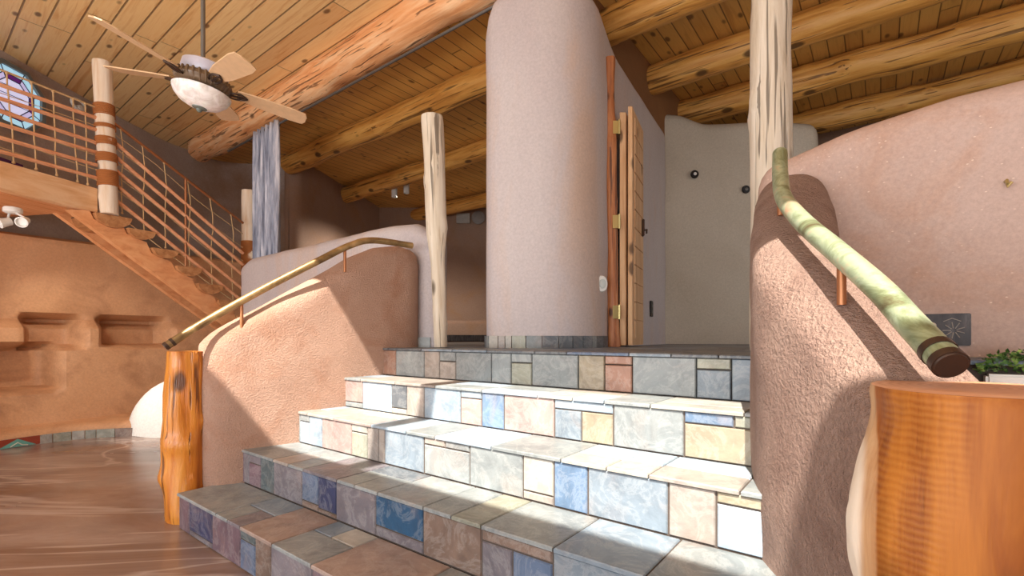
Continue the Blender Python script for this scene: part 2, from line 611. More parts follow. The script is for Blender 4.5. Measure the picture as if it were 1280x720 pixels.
MT['white_paint'] = plain('white_paint', rgb(236, 234, 228), 0.4)
MT['black'] = plain('black_plastic', rgb(22, 22, 24), 0.4)
MT['brass'] = plain('brass', rgb(196, 178, 120), 0.35, 0.7)
MT['steel'] = plain('grey_steel_rod', rgb(120, 118, 116), 0.4, 0.6)

def stump_mat():
    m = M('carved_honey_stump', 0.5)
    m.b.inputs['Specular IOR Level'].default_value = 0.25
    v = m.coords((7, 7, 0.7))
    n1 = m.noise(v, 1.6, 6, 0.62, 0.6)
    c = m.ramp(n1, [(0.3, rgb(80, 36, 8)), (0.44, rgb(138, 74, 22)), (0.62, rgb(172, 104, 36)), (0.8, rgb(148, 78, 22))])
    w = m.n('ShaderNodeTexWave', wave_type='BANDS', bands_direction='Z')
    w.inputs['Scale'].default_value = 26; w.inputs['Distortion'].default_value = 2.2
    w.inputs['Detail Scale'].default_value = 1.5
    vv = m.coords()
    m.l(vv, w.inputs['Vector'])
    band = m.ramp(m.noise(m.coords((6, 6, 1.5)), 1.0, 2), [(0.46, K0), (0.56, K1)])
    chat = m.math('MULTIPLY', w.outputs['Fac'], band)
    c = m.mix(m.math('MULTIPLY', chat, 0.13), c, rgb(226, 162, 84))
    vo = m.n('ShaderNodeTexVoronoi'); vo.inputs['Scale'].default_value = 1.0
    m.l(m.coords((9, 9, 3.2)), vo.inputs['Vector'])
    kn = m.ramp(vo.outputs['Distance'], [(0.10, K1), (0.34, K0)])
    c = m.mix(m.math('MULTIPLY', kn, 0.75), c, rgb(70, 30, 8))
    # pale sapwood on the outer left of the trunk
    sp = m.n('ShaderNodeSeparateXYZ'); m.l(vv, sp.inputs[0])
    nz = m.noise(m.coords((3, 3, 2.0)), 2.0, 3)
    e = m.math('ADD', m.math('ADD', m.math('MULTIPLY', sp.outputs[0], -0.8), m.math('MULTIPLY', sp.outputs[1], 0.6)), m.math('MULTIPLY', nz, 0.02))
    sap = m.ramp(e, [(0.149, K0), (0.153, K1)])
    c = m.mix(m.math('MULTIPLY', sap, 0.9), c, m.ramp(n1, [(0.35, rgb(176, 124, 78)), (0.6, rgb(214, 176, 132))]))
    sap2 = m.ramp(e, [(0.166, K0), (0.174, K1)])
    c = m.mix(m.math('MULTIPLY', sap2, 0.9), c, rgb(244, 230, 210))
    m.col(c)
    m.bump(m.math('ADD', n1, m.math('MULTIPLY', chat, 0.10)), 0.35, 0.012)
    return m.mat
MT['stump'] = stump_mat()

def end_grain():
    m = M('sawn_log_top', 0.5)
    w = m.n('ShaderNodeTexWave', wave_type='RINGS', rings_direction='Z')
    w.inputs['Scale'].default_value = 22; w.inputs['Distortion'].default_value = 1.5
    m.l(m.coords(), w.inputs['Vector'])
    c = m.mix(w.outputs['Fac'], rgb(206, 150, 112), rgb(186, 124, 86))
    m.col(m.mix(m.math('MULTIPLY', m.noise(m.coords(), 7, 4), 0.4), c, rgb(222, 178, 144)))
    return m.mat
MT['end'] = end_grain()

def patina():
    m = M('patinated_copper_pipe', 0.38, 0.55)
    v = m.coords()
    n1 = m.noise(v, 9, 6, 0.65, 0.8)
    c = m.ramp(n1, [(0.3, rgb(104, 92, 66)), (0.42, rgb(136, 148, 112)), (0.54, rgb(180, 196, 164)), (0.68, rgb(212, 172, 140))])
    m.col(c)
    m.bump(n1, 0.1, 0.005)
    return m.mat
MT['patina'] = patina()
MT['bronze'] = plain('dark_bronze', rgb(78, 60, 50), 0.4, 0.6)
MT['copper'] = plain('copper_bracket', rgb(176, 116, 76), 0.4, 0.6)

def curtain_mat():
    m = M('grey_blue_curtain', 0.85)
    v = m.coords((24, 24, 2.0))
    n1 = m.noise(v, 1.0, 5, 0.6)
    c = m.ramp(n1, [(0.32, rgb(92, 98, 116)), (0.5, rgb(164, 170, 188)), (0.66, rgb(222, 224, 234))])
    m.col(c)
    return m.mat
MT['curtain'] = curtain_mat()

def glass_bowl_mat():
    m = M('alabaster_glass', 0.3)
    n = m.noise(m.coords(), 14, 5, 0.6, 1.0)
    m.col(m.ramp(n, [(0.35, rgb(214, 204, 196)), (0.6, rgb(246, 242, 238))]))
    m.b.inputs['Subsurface Weight'].default_value = 0.2
    return m.mat
MT['bowl'] = glass_bowl_mat()

def plate_mat():
    m = M('dark_bronze_plate', 0.5, 0.3)
    n = m.noise(m.coords((14, 14, 3)), 2.0, 5, 0.6)
    m.col(m.ramp(n, [(0.35, rgb(38, 34, 36)), (0.6, rgb(66, 60, 60)), (0.8, rgb(120, 112, 108))]))
    return m.mat
MT['plate'] = plate_mat()

def colour(name, c, rough=0.5, emit=0.0):
    m = M(name, rough)
    v = m.coords()
    cc = m.mix(m.noise(v, 22, 4), tuple(x * 0.7 for x in c[:3]) + (1,), c)
    m.col(cc)
    if emit:
        m.l(cc, m.b.inputs['Emission Color'])
        m.b.inputs['Emission Strength'].default_value = emit
    return m.mat

# ================================================================== SETTING
RISE, RUN, S1 = 0.19, 0.295, 0.955
SK = [S1 + RUN * k for k in range(5)]            # noses of steps 1..5
ZL = 5 * RISE                                    # landing level 0.95
ZC = 4.0                                         # ceiling

bm = bmesh.new()
prism(bm, [(-7, -3), (5, -3), (5, 12), (-7, 12)], -0.1, 0.0)
struct('floor', bm, MT['floor'], 'glossy brown stained concrete floor of the lower room', smooth=False)

# landing slab with slate tiles is built with the stair; here its body behind the edge
bm = bmesh.new()
prism(bm, [st(SK[4] + 0.02, -3.0), st(SK[4] + 0.02, 3.5), st(9.0, 3.5), st(9.0, -6.4), st(2.66, -6.4), st(2.66, -3.0)], 0.0, ZL - 0.013)
struct('floor_landing', bm, MT['grout'], 'upper landing floor body', smooth=False)

# ceilings: great room with a skylight strip above the viewer, loft beyond the first log beam
def strip(bm, s0, s1, t0, t1, z0, z1):
    prism(bm, [st(s0, t0), st(s0, t1), st(s1, t1), st(s1, t0)], z0, z1)
SKY0, SKY1 = -0.967, 0.0
bm = bmesh.new()
CT0, CT1 = -12.0, 4.5
strip(bm, -2.6, SKY0, CT0, CT1, ZC, ZC + 0.04)
strip(bm, SKY1, 2.96, CT0, CT1, ZC, ZC + 0.04)
for t0_, t1_ in ((CT0, -3.1), (-1.377, -1.262), (2.4, CT1)):
    strip(bm, SKY0, SKY1, t0_, t1_, ZC, ZC + 0.04)
strip(bm, SKY0, -0.79, 0.545, 2.4, ZC, ZC + 0.04)  # extra ceiling strip, added to darken the foot of the right stair wall
struct('ceiling', bm, MT['pine_great'], 'pale pine board ceiling with dark knots over the lower room', smooth=False)
bm = bmesh.new()
strip(bm, 2.96, 12.5, CT0, CT1, ZC - 0.06, ZC + 0.04)
struct('ceiling_loft', bm, MT['pine_loft'], 'honey board ceiling over the upper landing behind the log beams', smooth=False)

# far walls: left wall, its corner, back of the upper level
bm = plaster_wall([(-5.45, 2.6), (-5.45, 4.5), (-5.45, 6.6), (-5.3, 7.6), (-4.7, 8.15), (-3.75, 8.2)], 0.3, 0.0, lambda f, c: 4.02, 0.02, (False, False), 0.02, step=0.15)
wl = struct('wall_left', bm, MT['loftwall'], 'brown plaster wall behind the loft stairs')
bm = plaster_wall([(-3.6, 7.95), (-3.35, 9.4), (-3.1, 10.9)], 0.3, 0.0, lambda f, c: 4.0, 0.02, (True, True), 0.02, step=0.15)
struct('wall_inner_left', bm, MT['brown'], 'shaded grey brown wall behind the curtain')
bm = plaster_wall([(-3.3, 10.9), (-1, 10.95), (1.2, 10.9)], 0.3, 0.0, lambda f, c: 4.0, 0.02, (False, False), 0.02, step=0.2)
struct('wall_back', bm, MT['brown'], 'dark far wall seen left of the plaster tower')
bm = plaster_wall([st(8.3, -2.2).xy, st(8.3, 1).xy, st(8.3, 4.4).xy], 0.3, 0.0, lambda f, c: 4.0, 0.02, (False, False), 0.02, step=0.2)
struct('wall_back_right', bm, MT['brown'], 'dark wall high up behind the right log beams')
# low plaster bench and dark skirting at the foot of the far wall
bm = bmesh.new()
box(bm, (-0.9, 9.9, 1.15), (2.2, 0.5, 0.44), bevel=0.06)
struct('trim_far_bench', bm, MT['brown'], 'low plaster bench at the foot of the far wall')
bm = bmesh.new()
box(bm, (-0.9, 9.6, 1.01), (2.2, 0.05, 0.13), bevel=0.01)
struct('baseboard_far', bm, MT['plate'], 'dark skirting along the far bench')

# header wall carrying the beam ends above the tower's right side
bm = bmesh.new()
prism(bm, [st(3.25, -2.2), st(3.25, -1.93), st(8.2, -1.98), st(8.2, -2.2)], 3.2, 3.95)
struct('wall_header', bm, plaster('ochre_brown_plaster', rgb(150, 104, 60), rgb(128, 86, 50), None, 1.0, 0.1), 'brown wall above the tower side carrying the beam ends', smooth=False)

# side wall of the lower room at the right, outside the view
bm = bmesh.new()
prism(bm, [st(2.6, 3.2), st(2.6, 3.4), st(-2.6, 3.4), st(-2.6, 3.2)], 0.0, 4.0)
struct('wall_side_right', bm, MT['fleck'], 'side wall of the lower room at the right', smooth=False)

# plaster tower (free standing bent wall)
TW = [(-0.02, 3.52), (0.14, 3.46), (0.33, 3.45), (0.47, 3.56), (0.56, 3.72), (0.70, 3.98), (1.12, 4.70), (1.56, 5.45)]
def tower_top(f, c):
    return 3.50 + 0.08 * sstep(0, 0.1, f) - 0.18 * sstep(0.1, 0.45, f)
bm = plaster_wall(TW, 0.34, ZL - 0.02, tower_top, 0.16, (True, True), 0.012, 26, wf=1.6, drop=2.6, drop2=0.4)
struct('wall_tower', bm, MT['mauve'], 'tall mauve plaster tower with rounded corners on the landing')

# pale wall at the back of the recess
bm = plaster_wall([(1.55, 5.62), (2.2, 5.62), (2.75, 5.55), (3.28, 5.42)], 0.3, ZL - 0.02,
                  lambda f, c: lin([0, .22, .38, .8, 1], [3.62, 3.6, 3.50, 3.48, 3.42], f), 0.13, (True, True), 0.012, 16)
struct('wall_recess', bm, MT['pale'], 'pale grey plaster wall at the back of the recess')

# tall flecked wall on the right
bm = plaster_wall([st(2.62, -0.36).xy, st(2.60, 0.1).xy, st(2.60, 1.0).xy, st(2.60, 3.3).xy], 0.24, 0.0,
                  lambda f, c: lin([0, 0.07, 0.16, 0.3, 1], [1.86, 1.93, 1.975, 1.985, 1.99], f), 0.12, (True, False), 0.008, 18)
struct('wall_right', bm, MT['fleck'], 'tall tan plaster wall with straw flecks at the right')
# plaster ledge in front of it carrying the planter
bm = bmesh.new()
prism(bm, [st(1.92, 0.32), st(1.92, 3.0), st(2.5, 3.0), st(2.5, 0.32)], 0.0, 0.855)
bmesh.ops.bevel(bm, geom=[e for e in bm.edges if e.verts[0].co.z > 0.8 and e.verts[1].co.z > 0.8], offset=0.04, segments=4, affect='EDGES')
struct('trim_ledge', bm, MT['fleck'], 'plaster ledge below the flecked wall behind the large stump')

# low wall of the nook
bm = plaster_wall([st(2.54, -5.72).xy, st(2.54, -4.4).xy, st(2.56, -3.3).xy, st(2.585, -2.75).xy], 0.20, 0.0,
                  lambda f, c: lin([0, .05, .5, .86, .95, 1], [1.87, 1.92, 1.925, 1.945, 1.92, 1.83], f), 0.10, (True, True), 0.008, 14)
struct('wall_nook', bm, MT['mauve'], 'low smooth plaster wall behind the left stair wall')

# left stair wall (rough pink stucco)
LW = [(1.235, -3.075), (1.40, -3.02), (1.547, -2.985), (1.84, -2.945), (2.10, -2.93), (2.36, -2.90)]
def left_top(f, c):
    px = 640 + F * c.x / c.y
    y = lin([240, 262, 300, 360, 412, 440, 465, 490, 510, 530], [430, 416, 395, 364, 337, 320, 310, 308, 313, 329], px)
    return EYE - (y - HOR) / F * c.y
bm = plaster_wall([st(s, t).xy for s, t in LW], 0.30, 0.0, left_top, 0.13, (True, True), 0.010, 18, 0.04, wf=2.6, drop=0.3, drop2=0.5)
struct('wall_stair_left', bm, MT['rough_l'], 'sloping pink stucco wall at the left of the tiled stairs')

# right stair wall
RW = [(0.825, 0.90), (0.835, 1.05), (0.842, 1.2), (0.862, 1.40), (0.955, 1.62), (1.085, 1.86), (1.235, 2.12)]
def right_top(f, c):
    return lin([0.85, 0.95, 1.05, 1.2, 1.4, 1.62, 1.86, 2.12], [0.895, 0.965, 1.04, 1.155, 1.28, 1.42, 1.60, 1.74], c.y)
bm = plaster_wall(RW, 0.27, 0.0, right_top, 0.12, (True, True), 0.010, 22, 0.04, wf=3.0)
struct('wall_stair_right', bm, MT['rough'], 'curved rough stucco wall at the right of the tiled stairs')

# sculpted adobe wall under the loft stairs, with ledge and niches
def adobe_mass():
    P = smooth_path([(-5.35, 3.0, 0), (-5.12, 4.0, 0), (-4.95, 4.62, 0), (-4.62, 5.15, 0), (-4.2, 5.75, 0), (-3.8, 6.4, 0), (-3.3, 7.2, 0)], 0.035)
    bm = bmesh.new()
    NZ = 64
    rows = []
    for i, p in enumerate(P):
        d = (P[min(i + 1, len(P) - 1)] - P[max(i - 1, 0)]).normalized()
        n = Vector((d.y, -d.x, 0))
        px = 640 + F * p.x / p.y if p.y > 0.5 else -999
        ztop = 2.10
        row = []
        for k in range(NZ + 1):
            z = ztop * k / NZ
            off = 0.16 * (1 - sstep(1.10, 1.22, z))           # ledge
            def niche(x0, x1, z0, z1, dep, sx=12, sz=0.05):
                return dep * sstep(x0 - sx, x0 + sx, px) * (1 - sstep(x1 - sx, x1 + sx, px)) * sstep(z0 - sz * .4, z0 + sz * .4, z) * (1 - sstep(z1 - sz, z1 + sz, z))
            off -= niche(-80, 66, 0.50, 0.94, 0.36, 10, 0.04)
            off -= niche(30, 96, 0.92, 1.24, 0.3, 10)
            off -= niche(126, 206, 0.93, 1.24, 0.3, 9)
            off -= 0.3 * sstep(2.02, 2.10, z) * (0.4 + 0.6 * sstep(2.02, 2.10, z))
            off += 0.02 * noise.noise(Vector((p.x * 1.4, p.y * 1.4, z * 1.6)))
            row.append(bm.verts.new((p.x + n.x * off, p.y + n.y * off, z)))
        q = p - n * 0.35
        row.append(bm.verts.new((q.x, q.y, ztop)))
        row.append(bm.verts.new((q.x, q.y, 0)))
        rows.append(row)
    for i in range(len(rows) - 1):
        for k in range(len(rows[0]) - 1):
            bm.faces.new((rows[i][k], rows[i + 1][k], rows[i + 1][k + 1], rows[i][k + 1]))
    bmesh.ops.recalc_face_normals(bm, faces=bm.faces)
    return bm
struct('wall_adobe', adobe_mass(), MT['tan'], 'sculpted tan adobe wall with niches under the loft stairs')

# bench along it
BENCH = [(-4.95, 3.4, 0), (-4.70, 4.30, 0), (-4.40, 4.80, 0), (-4.0, 4.98, 0), (-3.5, 5.05, 0), (-2.9, 5.05, 0)]
def sweep_profile(path, prof, wob=0.0):
    P = smooth_path(path, 0.05)
    bm = bmesh.new(); rows = []
    for i, p in enumerate(P):
        d = (P[min(i + 1, len(P) - 1)] - P[max(i - 1, 0)]).normalized()
        n = Vector((d.y, -d.x, 0))
        rows.append([bm.verts.new(p + n * (x + wob * noise.noise(p * 2)) + Vector((0, 0, z))) for x, z in prof])
    for i in range(len(rows) - 1):
        for k in range(len(prof) - 1):
            bm.faces.new((rows[i][k], rows[i + 1][k], rows[i + 1][k + 1], rows[i][k + 1]))
    bm.faces.new(rows[0]); bm.faces.new(rows[-1][::-1])
    bmesh.ops.recalc_face_normals(bm, faces=bm.faces)
    return bm
bm = sweep_profile(BENCH, [(0, 0), (0, 0.09), (-0.015, 0.12), (-0.05, 0.145), (-0.12, 0.16), (-0.5, 0.19), (-0.8, 0.24), (-0.8, 0)])
struct('trim_bench', bm, MT['tan'], 'low tan plaster bench at the foot of the adobe wall')

def tile_layer(bm):
    return bm.loops.layers.float_color.get('tile') or bm.loops.layers.float_color.new('tile')

def paint(bm, faces, c):
    lay = tile_layer(bm)
    for f in faces:
        for lp in f.loops: lp[lay] = c

PAL = {k: rgb(*v) for k, v in dict(
    gray=(158, 164, 164), bluegray=(146, 160, 172), paleblue=(176, 194, 208), blue=(122, 150, 182), pink=(196, 168, 160),
    rust=(190, 142, 118), ochre=(178, 164, 138), olive=(172, 172, 154), tan=(182, 170, 160), beige=(200, 194, 182),
    purple=(132, 106, 116), navy=(58, 66, 104), teal=(92, 108, 112), brown=(140, 116, 102), deepblue=(48, 98, 138),
    dark=(92, 86, 82), pgray=(136, 128, 134), slate=(112, 118, 124), orange=(188, 162, 148), steel=(104, 122, 150)).items()}

def jit(c, r=0.10):
    k = 0.64 + random.uniform(-r, r)
    return (c[0] * k, c[1] * k, c[2] * k, 1)

# tile skirting of the bench
def skirting(path, spans, h, th=0.012, z0=0.0, off=0.0):
    P = smooth_path(path, 0.01)
    L = [0.0]
    for i in range(1, len(P)): L.append(L[-1] + (P[i] - P[i - 1]).length)
    def pos(l):
        for i in range(len(L) - 1):
            if L[i + 1] >= l:
                f = (l - L[i]) / max(1e-9, L[i + 1] - L[i])
                p = P[i].lerp(P[i + 1], f); d = (P[i + 1] - P[i]).normalized()
                return p, Vector((d.y, -d.x, 0))
        d = (P[-1] - P[-2]).normalized()
        return P[-1], Vector((d.y, -d.x, 0))
    bm = bmesh.new(); tile_layer(bm)
    for l0, l1, c in spans:
        (p0, n0), (p1, n1) = pos(l0 + 0.003), pos(l1 - 0.003)
        a0, a1 = p0 + n0 * (off - 0.03), p1 + n1 * (off - 0.03)
        b0, b1 = p0 + n0 * (off + th), p1 + n1 * (off + th)
        fs = hexa(bm, [(a0.x, a0.y, z0), (b0.x, b0.y, z0), (b1.x, b1.y, z0), (a1.x, a1.y, z0)],
                  [(a0.x, a0.y, z0 + h), (b0.x, b0.y, z0 + h), (b1.x, b1.y, z0 + h), (a1.x, a1.y, z0 + h)])
        paint(bm, fs, c)
    bmesh.ops.recalc_face_normals(bm, faces=bm.faces)
    return bm, L[-1], pos
spans = []; l = 0.0
seq = []
random.seed(11)
while l < 2.75:
    w = random.choice([0.16, 0.1, 0.09, 0.14]) if l < 1.75 else random.choice([0.36, 0.42])
    c = jit(PAL[random.choice(['tan', 'olive', 'beige'])]) if l < 1.75 else jit(PAL['brown'])
    spans.append((l, l + w, c)); l += w
bm, tot, bpos = skirting(BENCH, spans, 0.085)
struct('baseboard_bench', bm, MT['tile'], 'tile skirting along the low plaster bench', smooth=False)

# added white mound standing in for a blown-out sun patch on the bench
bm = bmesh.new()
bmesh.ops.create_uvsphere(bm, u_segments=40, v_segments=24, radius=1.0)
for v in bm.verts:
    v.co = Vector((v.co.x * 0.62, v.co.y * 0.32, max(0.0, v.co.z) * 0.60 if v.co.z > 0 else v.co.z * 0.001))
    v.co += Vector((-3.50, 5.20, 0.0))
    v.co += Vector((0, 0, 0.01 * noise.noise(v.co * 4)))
struct('trim_sun_patch_mound', bm, MT['white'], 'white rounded mound in place of a sun patch at the bench end behind the log newel')

# ================================================================== TILED STAIR
def riser_tiles(k, layout):
    """layout: list of (px0, px1, rows) with rows = [(z fraction 0..1 bottom, top, colour)] left to right"""
    s = SK[k]
    z0, z1 = RISE * k, RISE * (k + 1) - 0.014
    bm = bmesh.new(); tile_layer(bm)
    g = 0.0028
    for p0, p1, cells in layout:
        ta, tb = t_of(p0, s), t_of(p1, s)
        for x0, x1, y0, y1, c in cells:
            t0 = ta + (tb - ta) * x0 + g; t1 = ta + (tb - ta) * x1 - g
            za = z0 + (z1 - z0) * y0 + g; zb = z0 + (z1 - z0) * y1 - g
            i = 0.0035
            back = [st(s + 0.02, t0, za), st(s + 0.02, t1, za), st(s + 0.02, t1, zb), st(s + 0.02, t0, zb)]
            mid = [st(s + 0.003, t0, za), st(s + 0.003, t1, za), st(s + 0.003, t1, zb), st(s + 0.003, t0, zb)]
            fr = [st(s - 0.002, t0 + i, za + i), st(s - 0.002, t1 - i, za + i), st(s - 0.002, t1 - i, zb - i), st(s - 0.002, t0 + i, zb - i)]
            cc = jit(PAL[c], 0.07)
            paint(bm, hexa(bm, back, mid), cc)
            paint(bm, hexa(bm, mid, fr), cc)
    bmesh.ops.recalc_face_normals(bm, faces=bm.faces)
    return bm

def full(c): return [(0, 1, 0, 1, c)]
def tb(top, bot, f=0.3): return [(0, 1, 0, 1 - f, bot), (0, 1, 1 - f, 1, top)]      # small tile on top
def bt(top, bot, f=0.25): return [(0, 1, 0, f, bot), (0, 1, f, 1, top)]             # small tile below

z8 = lambda x: 400 + 0.4375 * x
z1 = lambda x: 360 + 0.1875 * x
z2 = lambda x: 300 + 0.2083 * x
z6 = lambda x: 200 + 0.3125 * x
LAY = {
 4: [(400, 467, full('gray')), (467, z8(180), tb('olive', 'olive', .35)), (z8(180), z8(217), full('rust')), (z8(217), z8(298), full('gray')), (z8(298), z8(342), full('tan')),
     (z8(342), z8(388), tb('gray', 'tan', .35)), (z8(388), z8(490), full('gray')), (z8(490), z8(546), full('gray')), (z8(546), z8(605), tb('gray', 'olive', .3)),
     (z8(605), z8(738), full('gray')), (z8(738), z8(813), full('ochre')), (z8(813), z8(892), tb('rust', 'rust', .25)), (z8(892), z8(1075), full('gray')),
     (z8(1075), z8(1175), tb('olive', 'bluegray', .28)), (z8(1175), 952, full('bluegray')), (952, 1000, full('gray'))],
 3: [(380, 427, full('gray')), (427, z8(122), bt('pink', 'gray', .2)), (z8(122), z8(205), full('paleblue')), (z8(205), z8(248), bt('slate', 'beige', .2)), (z8(248), z8(298), full('tan')),
     (z8(298), z8(402), full('paleblue')), (z8(402), z8(462), tb('paleblue', 'pink', .22)), (z8(462), z8(526), full('blue')), (z8(526), z8(670), full('pink')),
     (z8(670), z8(838), [(0, .48, 0, .75, 'bluegray'), (.48, 1, 0, .75, 'ochre'), (0, 1, .75, 1, 'paleblue')]), (z8(838), z8(1040), full('gray')),
     (z8(1040), 960, [(0, 1, 0, .74, 'ochre'), (0, .62, .74, 1, 'blue'), (.62, 1, .74, 1, 'olive')])],
 2: [(330, z1(82), full('gray')), (z1(82), z1(145), tb('gray', 'paleblue', .25)), (z1(145), z1(228), full('paleblue')), (z1(228), z1(425), full('pink')), (z1(425), z1(530), tb('beige', 'olive', .25)),
     (z1(530), z1(605), full('tan')), (z1(605), z1(645), full('tan')), (z1(645), z1(905), full('bluegray')),
     (z8(298), z8(428), [(0, 1, 0, .8, 'gray'), (0, .48, .8, 1, 'tan'), (.48, 1, .8, 1, 'gray')]), (z8(428), z8(580), full('gray')), (z8(580), z8(668), bt('beige', 'tan', .2)),
     (z8(668), z8(765), full('blue')), (z8(765), z8(995), full('bluegray')), (z8(995), z8(1132), full('tan')), (z8(1132), 960, tb('ochre', 'paleblue', .22))],
 1: [(270, z2(25), full('purple')), (z2(25), z2(55), full('pgray')), (z2(55), z2(125), tb('pgray', 'purple', .28)), (z2(125), z2(203), full('teal')), (z2(203), z2(373), full('pgray')), (z2(373), z2(470), bt('steel', 'brown', .18)),
     (z2(470), z2(578), bt('navy', 'brown', .12)), (z2(578), z2(815), full('pgray')), (z2(815), z2(1100), bt('deepblue', 'pgray', .26)), (z8(295), z8(462), full('brown')),
     (z8(462), z8(665), [(0, .46, 0, .76, 'pgray'), (.46, 1, 0, .76, 'steel'), (0, 1, .76, 1, 'brown')]), (z8(665), z8(930), full('bluegray')), (z8(930), 905, full('gray')), (905, 985, full('pgray'))],
 0: [(z6(78), z6(118), full('purple')), (z6(118), z6(210), bt('navy', 'pgray', .15)), (z6(210), z6(322), full('purple')), (z6(322), z6(382), tb('teal', 'steel', .25)), (z6(382), z6(445), full('brown')),
     (z6(445), z6(610), full('pgray')), (z6(610), z6(760), full('purple')), (z6(760), 520, tb('navy', 'slate', .3)), (520, 640, full('pgray')), (640, 760, full('brown')), (760, 900, full('steel')), (900, 1040, full('pgray'))],
}
stair = thing('tiled_staircase', 'wide slate tiled staircase of five steps rising to the landing', 'stairs', st(S1, -1.2, 0))
TREADC = [['gray', 'pgray', 'bluegray', 'orange', 'gray', 'orange', 'beige'],
          ['gray', 'olive', 'gray', 'slate', 'tan', 'gray'],
          ['beige', 'tan', 'paleblue', 'pink', 'gray'],
          ['beige', 'paleblue', 'gray', 'tan'],
          ['slate', 'bluegray', 'slate', 'steel', 'slate']]
# cells: (from, to) along the step, (front, back) across it
TLAY = {
 0: [(223.5, 272, full('gray')), (272, 302, [(0, .5, 0, .52, 'gray'), (.5, 1, 0, .52, 'pgray'), (0, 1, .52, 1, 'bluegray')]), (302, 342, full('orange')),
     (342, 391, [(0, 1, 0, .6, 'gray'), (0, .45, .6, 1, 'bluegray'), (.45, 1, .6, 1, 'beige')]), (391, 481, full('orange')), (481, 560, [(0, 1, 0, .62, 'gray'), (0, 1, .62, 1, 'gray')]),
     (560, 700, full('pgray')), (700, 860, full('orange')), (860, 1100, full('gray'))],
 1: [(304, 343, full('gray')), (343, 381, [(0, .52, 0, .6, 'tan'), (.52, 1, 0, .6, 'gray'), (0, 1, .6, 1, 'gray')]), (381, 423, full('pgray')),
     (423, 474, [(0, .45, 0, .62, 'gray'), (.45, 1, 0, .62, 'gray'), (0, 1, .62, 1, 'slate')]), (474, 531, full('gray')), (531, 566, full('gray')), (566, 603, full('olive')),
     (603, 693, full('gray')), (693, 807, full('bluegray')), (807, 975, full('gray'))],
}
def tread_tiles(k, depth, ta, tb_, seed, gridrows=None):
    random.seed(seed)
    s0 = SK[k] - 0.012
    z1 = RISE * (k + 1)
    bm = bmesh.new(); tile_layer(bm)
    def one(sa, sb, t0, t1, c):
        g = 0.0028; i = 0.003
        sa += g; sb -= g; t0 += g; t1 -= g
        lo = [st(sa, t0, z1 - 0.014), st(sa, t1, z1 - 0.014), st(sb, t1, z1 - 0.014), st(sb, t0, z1 - 0.014)]
        mi = [st(sa, t0, z1 - 0.004), st(sa, t1, z1 - 0.004), st(sb, t1, z1 - 0.004), st(sb, t0, z1 - 0.004)]
        hi = [st(sa + i, t0 + i, z1), st(sa + i, t1 - i, z1), st(sb - i, t1 - i, z1), st(sb - i, t0 + i, z1)]
        cc = jit(PAL[c], 0.09)
        paint(bm, hexa(bm, lo, mi), cc); paint(bm, hexa(bm, mi, hi), cc)
    if k in TLAY:
        for p0, p1, cells in TLAY[k]:
            t0, t1 = t_of(p0, SK[k]), t_of(p1, SK[k])
            for x0, x1, y0, y1, c in cells:
                one(s0 + depth * y0, s0 + depth * y1, t0 + (t1 - t0) * x0, t0 + (t1 - t0) * x1, c)
    row0 = s0 if k not in TLAY else s0 + depth
    while row0 < s0 + depth - 0.05:
        row1 = min(row0 + 0.307, s0 + depth)
        d = row1 - row0
        t = ta
        while t < tb_ - 0.02:
            kind = random.random()
            w = random.choice([0.20, 0.28, 0.34])
            w = min(w, tb_ - t)
            if tb_ - t - w < 0.08: w = tb_ - t
            pick = lambda: random.choice(TREADC[k])
            if kind < 0.45:
                one(row0, row1, t, t + w, pick())
            elif kind < 0.75:
                f = random.choice([0.38, 0.5, 0.62])
                one(row0, row0 + d * f, t, t + w, pick()); one(row0 + d * f, row1, t, t + w, pick())
            else:
                f = random.choice([0.45, 0.6]); h = random.choice([0.45, 0.55])
                one(row0, row0 + d * f, t, t + w * h, pick()); one(row0, row0 + d * f, t + w * h, t + w, pick())
                one(row0 + d * f, row1, t, t + w, pick())
            t += w
        row0 = row1
    bmesh.ops.recalc_face_normals(bm, faces=bm.faces)
    return bm
TL = [(-2.985, 0.45), (-3.0, 0.1), (-2.93, -0.1), (-2.9, -0.2)]
for k in range(4):
    obj('tread', tread_tiles(k, RUN + 0.012, TL[k][0], TL[k][1], 20 + k), MT['tile'], stair, smooth=False)
for k in range(5):
    obj('riser', riser_tiles(k, LAY[k]), MT['tile'], stair, smooth=False)
bm = bmesh.new()
for k in range(4):
    prism(bm, [st(SK[k] + 0.003, TL[k][0] + 0.001), st(SK[k] + 0.003, TL[k][1]), st(SK[k + 1] + 0.018, TL[k][1]), st(SK[k + 1] + 0.018, TL[k][0] + 0.001)], 0.0, RISE * (k + 1) - 0.006)
obj('grout_bed', bm, MT['grout'], stair, smooth=False)
# landing tiles
struct('floor_landing_tiles', tread_tiles(4, 3.6, -3.0, 1.2, 77), MT['tile'], 'slate tile paving of the landing at the top of the stairs', smooth=False)

# tile skirting at the tower foot
def offset_path(path, off):
    P = [Vector((p[0], p[1], 0)) for p in path]
    out = []
    for i, p in enumerate(P):
        d = (P[min(i + 1, len(P) - 1)] - P[max(i - 1, 0)]).normalized()
        out.append(p + Vector((d.y, -d.x, 0)) * off)
    return out
tp = offset_path(TW, 0.172)
tp = [Vector((-0.19, 3.50, 0)), Vector((-0.15, 3.39, 0))] + [p for p in tp[0:6]]
random.seed(5)
spans = []; l = 0.0
for w, c in ((.06, 'slate'), (.05, 'gray'), (.07, 'beige'), (.055, 'tan'), (.05, 'beige'), (.10, 'olive'), (.11, 'gray'), (.11, 'slate'), (.10, 'slate'), (.09, 'slate'), (.10, 'slate'), (.05, 'gray'), (.12, 'slate'), (.12, 'slate')):
    spans.append((l, l + w, jit(PAL[c]))); l += w
bm, _, _ = skirting(tp, spans, 0.085, 0.012, ZL)
